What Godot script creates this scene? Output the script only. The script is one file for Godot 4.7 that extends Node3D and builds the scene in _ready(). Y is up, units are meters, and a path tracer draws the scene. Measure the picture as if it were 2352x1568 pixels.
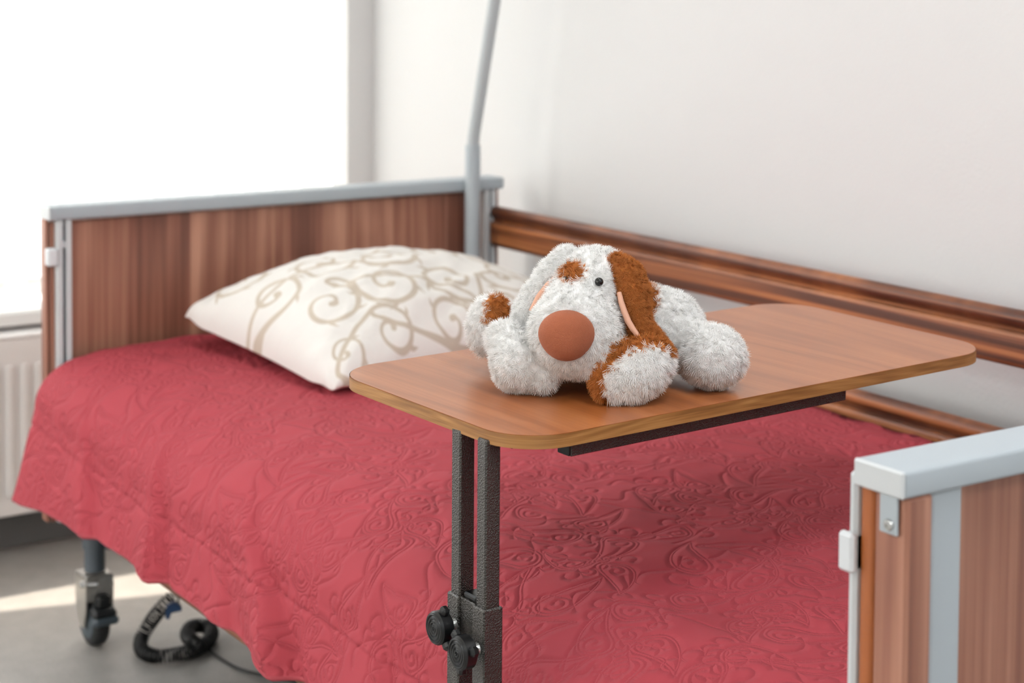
extends Node3D
# A nursing-home room: care bed with a quilted bedspread, pillow, overbed table and a plush dog. Metres, y up, floor at y = 0.
# x runs across the bed towards the right-hand wall, z along the bed from the headboard (z = 0) to the footboard.

const FOCAL := 4152.01          # focal length in pixels of the 2352 x 1568 frame
const PRINCIPAL_Y := 158.54     # the lens is shifted: the horizon lies high in the frame
const CAMERA_AT := Vector3(-1.14694, 1.29168, 3.26102)
const CAMERA_TURN := Vector3(-0.050558, -0.589861, 0.007044)

const WALL_X := 1.09
const WALL_Z := -0.709
const WINDOW_LEFT := -3.2
const WINDOW_RIGHT := 1.017
const SILL_Y := 0.54
const WINDOW_TOP := 2.28
const ROOM_LEFT := -3.9
const ROOM_FRONT := 4.7
const CEILING_Y := 2.62

var mats := {}
var rng := RandomNumberGenerator.new()
var taken := {}

# ---------------------------------------------------------------- mesh building

class MB:
	var v := PackedVector3Array()
	var n := PackedVector3Array()
	var uv := PackedVector2Array()
	var col := PackedColorArray()
	var idx := PackedInt32Array()
	var use_col := false

	func vert(p: Vector3, nn: Vector3, t := Vector2.ZERO, c := Color.WHITE) -> int:
		v.append(p); n.append(nn); uv.append(t)
		if use_col:
			col.append(c)
		return v.size() - 1

	# corners counter-clockwise seen from outside; stored clockwise as Godot wants
	func tri(a: int, b: int, c: int) -> void:
		idx.append(a); idx.append(c); idx.append(b)

	func quad(a: Vector3, b: Vector3, c: Vector3, d: Vector3) -> void:
		var nn := (b - a).cross(d - a)
		if nn.length() < 1e-12:
			nn = (c - b).cross(d - b)
		nn = nn.normalized()
		var i := vert(a, nn, Vector2(0, 0)); vert(b, nn, Vector2(1, 0)); vert(c, nn, Vector2(1, 1)); vert(d, nn, Vector2(0, 1))
		tri(i, i + 1, i + 2); tri(i, i + 2, i + 3)

	func face3(a: Vector3, b: Vector3, c: Vector3) -> void:
		var nn := (b - a).cross(c - a).normalized()
		var i := vert(a, nn); vert(b, nn); vert(c, nn)
		tri(i, i + 1, i + 2)

	# chamfered box
	func box(c: Vector3, s: Vector3, bev := 0.0, bas := Basis.IDENTITY) -> void:
		var h := s * 0.5
		var b := minf(bev, minf(h.x, minf(h.y, h.z)) * 0.95)
		var f := func(x: float, y: float, z: float) -> Vector3: return c + bas * Vector3(x, y, z)
		var i := h - Vector3(b, b, b)
		for sg: float in [-1.0, 1.0]:
			if sg > 0:
				quad(f.call(h.x, -i.y, i.z), f.call(h.x, -i.y, -i.z), f.call(h.x, i.y, -i.z), f.call(h.x, i.y, i.z))
				quad(f.call(-i.x, h.y, i.z), f.call(i.x, h.y, i.z), f.call(i.x, h.y, -i.z), f.call(-i.x, h.y, -i.z))
				quad(f.call(-i.x, -i.y, h.z), f.call(i.x, -i.y, h.z), f.call(i.x, i.y, h.z), f.call(-i.x, i.y, h.z))
			else:
				quad(f.call(-h.x, -i.y, -i.z), f.call(-h.x, -i.y, i.z), f.call(-h.x, i.y, i.z), f.call(-h.x, i.y, -i.z))
				quad(f.call(-i.x, -h.y, -i.z), f.call(i.x, -h.y, -i.z), f.call(i.x, -h.y, i.z), f.call(-i.x, -h.y, i.z))
				quad(f.call(i.x, -i.y, -h.z), f.call(-i.x, -i.y, -h.z), f.call(-i.x, i.y, -h.z), f.call(i.x, i.y, -h.z))
		if b <= 0.0:
			return
		for p: float in [-1.0, 1.0]:
			for r: float in [-1.0, 1.0]:
				edge(f.call(p * h.x, r * i.y, -i.z), f.call(p * h.x, r * i.y, i.z), f.call(p * i.x, r * h.y, i.z), f.call(p * i.x, r * h.y, -i.z), bas * Vector3(p, r, 0))
				edge(f.call(p * h.x, -i.y, r * i.z), f.call(p * h.x, i.y, r * i.z), f.call(p * i.x, i.y, r * h.z), f.call(p * i.x, -i.y, r * h.z), bas * Vector3(p, 0, r))
				edge(f.call(-i.x, p * h.y, r * i.z), f.call(i.x, p * h.y, r * i.z), f.call(i.x, p * i.y, r * h.z), f.call(-i.x, p * i.y, r * h.z), bas * Vector3(0, p, r))
				for t: float in [-1.0, 1.0]:
					var a: Vector3 = f.call(p * h.x, r * i.y, t * i.z)
					var e: Vector3 = f.call(p * i.x, r * h.y, t * i.z)
					var g: Vector3 = f.call(p * i.x, r * i.y, t * h.z)
					if (e - a).cross(g - a).dot(bas * Vector3(p, r, t)) > 0:
						face3(a, e, g)
					else:
						face3(a, g, e)

	func edge(a: Vector3, b: Vector3, c: Vector3, d: Vector3, out: Vector3) -> void:
		if (b - a).cross(d - a).dot(out) > 0:
			quad(a, b, c, d)
		else:
			quad(a, d, c, b)

	# polygon (counter-clockwise in its own x, y) pushed along z of the frame
	func extrude(poly: PackedVector2Array, fr: Transform3D, length: float, smooth_deg := 40.0, caps := true) -> void:
		var m := poly.size()
		var norms := []
		for k in m:
			var d := poly[(k + 1) % m] - poly[k]
			norms.append(Vector2(d.y, -d.x).normalized())
		var lim := cos(deg_to_rad(smooth_deg))
		var run := 0.0
		for k in m:
			var k2 := (k + 1) % m
			var nk: Vector2 = norms[k]
			var np: Vector2 = norms[(k + m - 1) % m]
			var nx: Vector2 = norms[k2]
			var n1: Vector2 = (nk + np).normalized() if nk.dot(np) > lim else nk
			var n2: Vector2 = (nk + nx).normalized() if nk.dot(nx) > lim else nk
			var step := poly[k].distance_to(poly[k2])
			var a := fr * Vector3(poly[k].x, poly[k].y, 0)
			var b := fr * Vector3(poly[k2].x, poly[k2].y, 0)
			var c := fr * Vector3(poly[k2].x, poly[k2].y, length)
			var d := fr * Vector3(poly[k].x, poly[k].y, length)
			var w1 := (fr.basis * Vector3(n1.x, n1.y, 0)).normalized()
			var w2 := (fr.basis * Vector3(n2.x, n2.y, 0)).normalized()
			var i := vert(a, w1, Vector2(run, 0)); vert(b, w2, Vector2(run + step, 0)); vert(c, w2, Vector2(run + step, length)); vert(d, w1, Vector2(run, length))
			run += step
			tri(i, i + 1, i + 2); tri(i, i + 2, i + 3)
		if caps:
			var t := Geometry2D.triangulate_polygon(poly)
			for side in 2:
				var nn := (fr.basis * Vector3(0, 0, -1 if side == 0 else 1)).normalized()
				var o := v.size()
				for p in poly:
					vert(fr * Vector3(p.x, p.y, 0.0 if side == 0 else length), nn, p)
				for k in t.size() / 3:
					var p0 := poly[t[k * 3]]; var p1 := poly[t[k * 3 + 1]]; var p2 := poly[t[k * 3 + 2]]
					var ccw := (p1 - p0).cross(p2 - p0) > 0
					if ccw == (side == 1):
						tri(o + t[k * 3], o + t[k * 3 + 1], o + t[k * 3 + 2])
					else:
						tri(o + t[k * 3], o + t[k * 3 + 2], o + t[k * 3 + 1])

	# round tube along points; radii may be one number or one per point
	func tube(pts: PackedVector3Array, radius: Variant, seg := 12, caps := true) -> void:
		var m := pts.size()
		var t0 := (pts[1] - pts[0]).normalized()
		var up := Vector3.UP if absf(t0.y) < 0.9 else Vector3.RIGHT
		var side := t0.cross(up).normalized()
		var first := v.size()
		var prev := t0
		var last_t := t0
		for k in m:
			var t := (pts[mini(k + 1, m - 1)] - pts[maxi(k - 1, 0)]).normalized()
			var ax := prev.cross(t)
			if ax.length() > 1e-6:
				side = side.rotated(ax.normalized(), prev.angle_to(t))
			prev = t
			last_t = t
			var bi := t.cross(side).normalized()
			var r: float = radius if not radius is Array else radius[k]
			for j in seg + 1:
				var a := TAU * j / seg
				var d := side * cos(a) + bi * sin(a)
				vert(pts[k] + d * r, d, Vector2(float(j) / seg, float(k) / m))
		for k in m - 1:
			for j in seg:
				var a := first + k * (seg + 1) + j
				var b := a + seg + 1
				tri(a, a + 1, b + 1); tri(a, b + 1, b)
		if caps:
			for e in 2:
				var o := first if e == 0 else first + (m - 1) * (seg + 1)
				var nn := -t0 if e == 0 else last_t
				var c := vert(pts[0] if e == 0 else pts[m - 1], nn)
				var ring := []
				for j in seg + 1:
					ring.append(vert(v[o + j], nn))
				for j in seg:
					if e == 0:
						tri(c, ring[j + 1], ring[j])
					else:
						tri(c, ring[j], ring[j + 1])

	# profile of (radius, height) turned about the frame's y axis
	func lathe(profile: PackedVector2Array, fr: Transform3D, seg := 24, smooth_deg := 50.0) -> void:
		var lim := cos(deg_to_rad(smooth_deg))
		var m := profile.size()
		var norms := []
		for k in m - 1:
			var d := profile[k + 1] - profile[k]
			norms.append(Vector2(d.y, -d.x).normalized())
		for k in m - 1:
			var nk: Vector2 = norms[k]
			var n1 := nk
			var n2 := nk
			if k > 0 and nk.dot(norms[k - 1]) > lim:
				n1 = (nk + norms[k - 1]).normalized()
			if k < m - 2 and nk.dot(norms[k + 1]) > lim:
				n2 = (nk + norms[k + 1]).normalized()
			var o := v.size()
			for j in seg + 1:
				var a := TAU * j / seg
				var d := Vector3(cos(a), 0, -sin(a))
				vert(fr * (d * profile[k].x + Vector3(0, profile[k].y, 0)), (fr.basis * (d * n1.x + Vector3(0, n1.y, 0))).normalized(), Vector2(float(j) / seg, 0))
				vert(fr * (d * profile[k + 1].x + Vector3(0, profile[k + 1].y, 0)), (fr.basis * (d * n2.x + Vector3(0, n2.y, 0))).normalized(), Vector2(float(j) / seg, 1))
			for j in seg:
				var a := o + j * 2
				tri(a, a + 2, a + 3); tri(a, a + 3, a + 1)

	# rows x cols of points with smooth normals
	func grid(pts: PackedVector3Array, uvs: PackedVector2Array, rows: int, cols: int, flip := false) -> void:
		var o := v.size()
		for r in rows:
			for c in cols:
				var i := r * cols + c
				var du := pts[r * cols + mini(c + 1, cols - 1)] - pts[r * cols + maxi(c - 1, 0)]
				var dv := pts[mini(r + 1, rows - 1) * cols + c] - pts[maxi(r - 1, 0) * cols + c]
				var nn := du.cross(dv)
				nn = nn.normalized() if nn.length() > 1e-14 else Vector3.UP
				vert(pts[i], -nn if flip else nn, uvs[i])
		for r in rows - 1:
			for c in cols - 1:
				var a := o + r * cols + c
				var b := a + cols
				if flip:
					tri(a, b, b + 1); tri(a, b + 1, a + 1)
				else:
					tri(a, a + 1, b + 1); tri(a, b + 1, b)

	func commit() -> ArrayMesh:
		var arr := []
		arr.resize(Mesh.ARRAY_MAX)
		arr[Mesh.ARRAY_VERTEX] = v
		arr[Mesh.ARRAY_NORMAL] = n
		arr[Mesh.ARRAY_TEX_UV] = uv
		if use_col:
			arr[Mesh.ARRAY_COLOR] = col
		arr[Mesh.ARRAY_INDEX] = idx
		var m := ArrayMesh.new()
		m.add_surface_from_arrays(Mesh.PRIMITIVE_TRIANGLES, arr)
		return m

# ---------------------------------------------------------------- nodes

func part(called: String, mb: MB, mat: Material, parent: Node) -> MeshInstance3D:
	return put_mesh(called, mb.commit(), mat, parent)

func put_mesh(called: String, mesh: Mesh, mat: Material, parent: Node) -> MeshInstance3D:
	var o := MeshInstance3D.new()
	o.name = called
	o.mesh = mesh
	o.material_override = mat
	parent.add_child(o, true)
	return o

func thing(called: String, at: Vector3, label: String, category: String, group := "") -> Node3D:
	var o := Node3D.new()
	o.name = called
	o.position = at
	add_child(o, true)
	o.set_meta("label", label)
	o.set_meta("category", category)
	if group != "":
		o.set_meta("group", group)
	return o

func structure(called: String, mb: MB, mat: Material, label := "") -> MeshInstance3D:
	var o := part(called, mb, mat, self)
	o.set_meta("kind", "structure")
	if label != "":
		o.set_meta("label", label)
	return o

# a pixel of the photograph and a depth along the lens axis give a place
func pt(u: float, w: float, depth: float) -> Vector3:
	var d := Vector3((u - 1176.0) / FOCAL, -(w - PRINCIPAL_Y) / FOCAL, -1.0)
	return CAMERA_AT + Basis.from_euler(CAMERA_TURN) * (d * depth)

# the place where the line through a pixel meets the level y
func on_height(u: float, w: float, y: float) -> Vector3:
	var d := pt(u, w, 1.0) - CAMERA_AT
	return CAMERA_AT + d * ((y - CAMERA_AT.y) / d.y)

# ---------------------------------------------------------------- textures and materials

func img_tex(im: Image) -> ImageTexture:
	return ImageTexture.create_from_image(im)

func noise2(seed_: int, freq: float, oct := 3) -> FastNoiseLite:
	var f := FastNoiseLite.new()
	f.seed = seed_
	f.noise_type = FastNoiseLite.TYPE_SIMPLEX_SMOOTH
	f.frequency = freq
	f.fractal_octaves = oct
	return f

# wood figure: value varies quickly across the grain and slowly along it; bands are the veneer leaves
func wood(seed_: int, wide: int, tall: int, dark: Color, mid: Color, light: Color, fine: float, coarse: float, along: float, bands: int, contrast := 1.0, along_u := false) -> ImageTexture:
	var f1 := noise2(seed_, 1.0, 4)
	var f2 := noise2(seed_ + 7, 1.0, 2)
	var r := RandomNumberGenerator.new()
	r.seed = seed_
	var tone := []
	var cut := []
	for b in bands:
		tone.append(r.randf_range(-0.28, 0.28))
		cut.append((b + r.randf_range(-0.22, 0.22)) / float(bands))
	var im := Image.create(tall if along_u else wide, wide if along_u else tall, false, Image.FORMAT_RGB8)
	for i in wide:
		var u := float(i) / wide
		var tb := 0.0
		var seam := 0.0
		for b in bands:
			if u >= cut[b]:
				tb = tone[b]
				seam = 1.0 if bands > 1 and u - cut[b] < 0.006 and b % 2 == 1 else 0.0
		# blend so that the left and right sides of the tile meet
		for j in tall:
			var w := float(j) / tall
			var ang := TAU * u
			var wy := sin(TAU * w) * along
			var wz := cos(TAU * w) * along
			var a := f1.get_noise_3d(cos(ang) * fine + wy * 0.4, sin(ang) * fine + wz * 0.4, wy)
			var c := f2.get_noise_3d(cos(ang) * coarse + wy, sin(ang) * coarse + wz, wz * 0.5)
			var t := clampf(0.5 + contrast * (a * 0.40 + c * 0.75 + tb), 0.0, 1.0)
			var col := dark.lerp(mid, t * 2.0) if t < 0.5 else mid.lerp(light, t * 2.0 - 1.0)
			if seam > 0.0:
				col = col.lerp(light, 0.55)
			if along_u:
				im.set_pixel(j, i, col)
			else:
				im.set_pixel(i, j, col)
	return img_tex(im)

func mat(called: String, c: Color, rough: float, metal := 0.0) -> StandardMaterial3D:
	var m := StandardMaterial3D.new()
	m.resource_name = called
	m.albedo_color = c
	m.roughness = rough
	m.metallic = metal
	mats[called] = m
	return m

func noise_bump(m: StandardMaterial3D, seed_: int, freq: float, cm: float, scale: float, kind := FastNoiseLite.TYPE_SIMPLEX_SMOOTH) -> void:
	var t := NoiseTexture2D.new()
	t.width = 512
	t.height = 512
	t.seamless = true
	var f := noise2(seed_, freq, 3)
	f.noise_type = kind
	t.noise = f
	m.heightmap_enabled = true
	m.heightmap_texture = t
	m.heightmap_scale = cm
	m.uv1_triplanar = true
	m.uv1_scale = Vector3(scale, scale, scale)

func make_materials() -> void:
	var m: StandardMaterial3D
	m = mat("wall_paint", Color(0.855, 0.853, 0.85), 0.55)
	noise_bump(m, 3, 0.05, 0.03, 3.0)
	m = mat("ceiling_paint", Color(0.92, 0.92, 0.91), 0.9)
	m = mat("white_gloss", Color(0.92, 0.92, 0.91), 0.35)
	m = mat("radiator_enamel", Color(0.94, 0.925, 0.915), 0.4)
	m = mat("coving", Color(0.40, 0.40, 0.40), 0.6)
	m = mat("floor_vinyl", Color(1, 1, 1), 0.36)
	var fl := Image.create(512, 512, false, Image.FORMAT_RGB8)
	var fn := noise2(21, 0.22, 2)
	var fw := noise2(22, 0.02, 3)
	for y in 512:
		for x in 512:
			var k := 0.645 + fn.get_noise_2d(x, y) * 0.05 + fw.get_noise_2d(x, y) * 0.03
			fl.set_pixel(x, y, Color(k, k * 0.975, k * 0.945))
	m.albedo_texture = img_tex(fl)
	m.uv1_triplanar = true
	m.uv1_scale = Vector3(1.6, 1.6, 1.6)
	m = mat("blind_fabric", Color(0.93, 0.93, 0.92), 0.9)
	m.backlight_enabled = true
	m.backlight = Color(1.0, 1.0, 0.99)
	m = mat("pane_glass", Color(1, 1, 1, 0.06), 0.02)
	m.transparency = BaseMaterial3D.TRANSPARENCY_ALPHA
	# bed
	m = mat("walnut_upright", Color(1, 1, 1), 0.42)
	m.albedo_texture = wood(11, 1024, 128, Color(0.38, 0.225, 0.18), Color(0.55, 0.36, 0.29), Color(0.71, 0.52, 0.43), 13.0, 2.6, 0.3, 11, 0.8)
	m.uv1_triplanar = true
	m.uv1_scale = Vector3(0.95, 0.7, 0.95)
	m = mat("walnut_rail", Color(1, 1, 1), 0.45)
	m.albedo_texture = wood(17, 256, 512, Color(0.30, 0.15, 0.08), Color(0.50, 0.29, 0.165), Color(0.68, 0.43, 0.26), 5.0, 1.4, 0.25, 1, 1.25, true)
	m.uv1_triplanar = true
	m.uv1_scale = Vector3(0.55, 6.0, 0.55)
	m = mat("edge_band", Color(0.60, 0.33, 0.15), 0.4)
	m = mat("grey_profile", Color(0.66, 0.69, 0.71), 0.45)
	m = mat("pale_profile", Color(0.80, 0.81, 0.815), 0.4)
	m = mat("white_plastic", Color(0.86, 0.87, 0.88), 0.35)
	m = mat("slot_dark", Color(0.20, 0.27, 0.34), 0.6)
	m = mat("pole_grey", Color(0.68, 0.70, 0.71), 0.4)
	m = mat("leg_grey", Color(0.30, 0.33, 0.36), 0.45)
	m = mat("zinc", Color(0.80, 0.79, 0.77), 0.28, 0.85)
	m = mat("black_rubber", Color(0.085, 0.095, 0.10), 0.55)
	m = mat("brake_grey", Color(0.27, 0.31, 0.34), 0.5)
	m = mat("black_plastic", Color(0.055, 0.057, 0.06), 0.33)
	m = mat("black_cable", Color(0.04, 0.04, 0.04), 0.45)
	m = mat("blue_plastic", Color(0.05, 0.19, 0.34), 0.4)
	m = mat("mattress_cloth", Color(0.85, 0.85, 0.83), 0.9)
	# table
	m = mat("cherry_laminate", Color(1, 1, 1), 0.30)
	m.albedo_texture = wood(31, 512, 256, Color(0.52, 0.28, 0.13), Color(0.615, 0.36, 0.19), Color(0.68, 0.43, 0.25), 14.0, 2.2, 0.5, 1, 0.6)
	m.uv1_triplanar = true
	m.uv1_scale = Vector3(1.9, 1.9, 0.9)
	m = mat("oak_edge", Color(1, 1, 1), 0.45)
	m.albedo_texture = wood(37, 256, 512, Color(0.47, 0.31, 0.15), Color(0.58, 0.40, 0.21), Color(0.68, 0.50, 0.29), 9.0, 1.2, 1.2, 1, 0.9, true)
	m.uv1_triplanar = true
	m.uv1_scale = Vector3(1.5, 14.0, 1.5)
	m = mat("hammer_paint", Color(0.19, 0.17, 0.15), 0.18, 0.35)
	m.metallic_specular = 0.72
	noise_bump(m, 41, 0.06, 0.13, 14.0)
	m = mat("screw_steel", Color(0.78, 0.78, 0.77), 0.25, 0.9)
	# soft things
	m = mat("plush_skin", Color(1, 1, 1), 0.95)
	m.vertex_color_use_as_albedo = true
	m = mat("fur_fibre", Color(1, 1, 1), 0.75)
	m.vertex_color_use_as_albedo = true
	m.backlight_enabled = true
	m.backlight = Color(0.95, 0.95, 0.95)
	m = mat("nose_velour", Color(0.60, 0.325, 0.205), 0.85)
	m.rim_enabled = true
	m.rim = 0.5
	m.rim_tint = 0.6
	noise_bump(m, 51, 0.12, 0.12, 14.0)
	m = mat("pink_satin", Color(0.80, 0.60, 0.50), 0.55)
	m = mat("eye_bead", Color(0.02, 0.022, 0.025), 0.18)

# quilting relief: stitched curls, leaves and echo lines; the cloth puffs up between the stitches
func quilt_height(size: int, metres: float) -> Image:
	var px := size / metres
	var d := PackedFloat32Array()
	d.resize(size * size)
	d.fill(1000.0)
	var r := RandomNumberGenerator.new()
	r.seed = 77
	var curves: Array[PackedVector2Array] = []
	var cells := 6
	var cell := metres / cells
	for gy in cells:
		for gx in cells:
			var c := Vector2((gx + 0.5 + 0.5 * (gy % 2) + r.randf_range(-0.16, 0.16)) * cell, (gy + 0.5 + r.randf_range(-0.16, 0.16)) * cell)
			var turn := r.randf() * TAU
			var hand := 1.0 if r.randf() < 0.5 else -1.0
			# a paisley: drop outline bent to one side, an echo line, scallops round its head and a curl inside
			var sc := cell * r.randf_range(0.85, 1.1)
			for echo in 2:
				var line := PackedVector2Array()
				for k in 61:
					var a := TAU * k / 60.0
					var e := 0.075 * echo
					var q := Vector2(-cos(a) * (0.50 + e), sin(a) * (0.29 + e) * (0.30 + 0.70 * pow(sin(a * 0.5), 1.5)))
					q.y += hand * (q.x - 0.2) * (q.x - 0.2) * 0.75
					line.append(c + q.rotated(turn) * sc)
				curves.append(line)
			var curl := PackedVector2Array()
			for k in 40:
				var t := k / 39.0
				var a := -hand * t * TAU * 0.95
				curl.append(c + (Vector2(0.20, 0.0) + Vector2(cos(a), sin(a)) * 0.17 * (1.0 - 0.75 * t)).rotated(turn) * sc)
			curves.append(curl)
			var petals := r.randi_range(3, 5)
			for p in petals:
				var a0 := (p - (petals - 1) * 0.5) * 0.62
				var pc := c + (Vector2(0.22, 0.0) + Vector2(cos(a0), sin(a0)) * 0.50).rotated(turn) * sc
				var arc := PackedVector2Array()
				for k in 14:
					var t := k / 13.0
					var a := a0 + turn + lerpf(-2.0, 2.0, t)
					arc.append(pc + Vector2(cos(a), sin(a)) * sc * 0.14)
				curves.append(arc)
			# leafy stem wandering to a neighbour
			var nxt := c + Vector2(cell * r.randf_range(0.7, 1.2), cell * r.randf_range(-0.7, 0.7))
			var bow := r.randf_range(-0.4, 0.4)
			for off: float in [0.0]:
				var stem := PackedVector2Array()
				for k in 30:
					var t := k / 29.0
					stem.append(c.lerp(nxt, t) + Vector2(off, sin(t * TAU) * bow + off) * cell)
				curves.append(stem)
	for line in curves:
		var run := 0.0
		for k in line.size() - 1:
			var a := line[k] * px
			var b := line[k + 1] * px
			var n := maxi(1, int(a.distance_to(b) * 1.6))
			for s in n:
				var p := a.lerp(b, float(s) / n)
				run += a.distance_to(b) / n
				var gap := fmod(run, 0.0042 * px) > 0.0028 * px
				var x := posmod(int(p.x), size)
				var y := posmod(int(p.y), size)
				d[y * size + x] = minf(d[y * size + x], 2.2 if gap else 0.0)
	for pass_ in 2:
		for y in size:
			var up := posmod(y - 1, size) * size
			var row := y * size
			for x in size:
				var l := x - 1 if x > 0 else size - 1
				var rr := x + 1 if x < size - 1 else 0
				var best := d[row + x]
				best = minf(best, d[row + l] + 1.0)
				best = minf(best, d[up + x] + 1.0)
				best = minf(best, d[up + l] + 1.414)
				best = minf(best, d[up + rr] + 1.414)
				d[row + x] = best
		for y in range(size - 1, -1, -1):
			var dn := posmod(y + 1, size) * size
			var row := y * size
			for x in range(size - 1, -1, -1):
				var l := x - 1 if x > 0 else size - 1
				var rr := x + 1 if x < size - 1 else 0
				var best := d[row + x]
				best = minf(best, d[row + rr] + 1.0)
				best = minf(best, d[dn + x] + 1.0)
				best = minf(best, d[dn + l] + 1.414)
				best = minf(best, d[dn + rr] + 1.414)
				d[row + x] = best
	var out := PackedFloat32Array()
	out.resize(size * size)
	var puff := 0.0085 * px
	for i in size * size:
		var t := minf(d[i] / puff, 1.0)
		out[i] = t * (2.0 - t)
	return Image.create_from_data(size, size, false, Image.FORMAT_RF, out.to_byte_array())

func _ready() -> void:
	rng.seed = 5
	# ---- camera
	var cam := Camera3D.new()
	cam.name = "camera"
	cam.near = 0.05
	cam.far = 60.0
	cam.projection = Camera3D.PROJECTION_FRUSTUM
	cam.keep_aspect = Camera3D.KEEP_HEIGHT
	cam.size = cam.near * 1568.0 / FOCAL
	cam.frustum_offset = Vector2(0, -cam.near * (784.0 - PRINCIPAL_Y) / FOCAL)
	cam.position = CAMERA_AT
	cam.rotation = CAMERA_TURN
	var lens := CameraAttributesPhysical.new()
	lens.frustum_focal_length = 63.5
	lens.frustum_focus_distance = 2.08
	lens.exposure_aperture = 5.0
	cam.attributes = lens
	add_child(cam)
	cam.current = true
	# ---- sky, sun and exposure
	var env := Environment.new()
	var sky_m := ProceduralSkyMaterial.new()
	sky_m.sky_top_color = Color(0.80, 0.85, 0.92)
	sky_m.sky_horizon_color = Color(0.97, 0.965, 0.95)
	sky_m.ground_bottom_color = Color(0.62, 0.62, 0.60)
	sky_m.ground_horizon_color = Color(0.86, 0.86, 0.84)
	var sky := Sky.new()
	sky.sky_material = sky_m
	env.background_mode = Environment.BG_SKY
	env.sky = sky
	env.background_energy_multiplier = 28.0
	env.tonemap_mode = Environment.TONE_MAPPER_LINEAR
	env.tonemap_exposure = 0.318
	env.sdfgi_enabled = true
	env.ssao_enabled = true
	env.ssil_enabled = true
	var we := WorldEnvironment.new()
	we.name = "world_environment"
	we.environment = env
	add_child(we)
	var sun := DirectionalLight3D.new()
	sun.name = "sun"
	sun.light_color = Color(1.0, 0.96, 0.90)
	sun.light_energy = 36.0
	sun.light_angular_distance = 0.6
	sun.shadow_enabled = true
	add_child(sun)
	sun.look_at_from_position(Vector3.ZERO, Vector3(cos(deg_to_rad(14.0)), -tan(deg_to_rad(28.0)), sin(deg_to_rad(14.0))), Vector3.UP)

	make_materials()
	build_room()
	for p in [[-2.4, 0.9, 2.5, "by the far end of the window"], [-2.4, 2.5, 5.0, "in the middle of the left row"], [-2.4, 4.0, 4.0, "in the left row farthest from the window"], [0.1, 1.0, 2.0, "over the bed nearest the window"], [0.1, 2.55, 5.5, "over the foot of the bed"], [0.1, 4.0, 7.0, "over the bed side farthest from the window"]]:
		build_fill_panel(Vector3(p[0], CEILING_Y, p[1]), p[2], "added unseen fill light panel on the ceiling " + p[3])
	build_blind(-1.24, WINDOW_RIGHT, "white vertical slat blind in the bright window behind the headboard")
	build_blind(WINDOW_LEFT, -1.92, "white vertical slat blind at the window end away from the bed")
	build_radiator()
	build_bed()
	build_bedspread()
	build_pillow()
	build_table()
	build_cable()
	build_dog()

# ---------------------------------------------------------------- room

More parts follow.
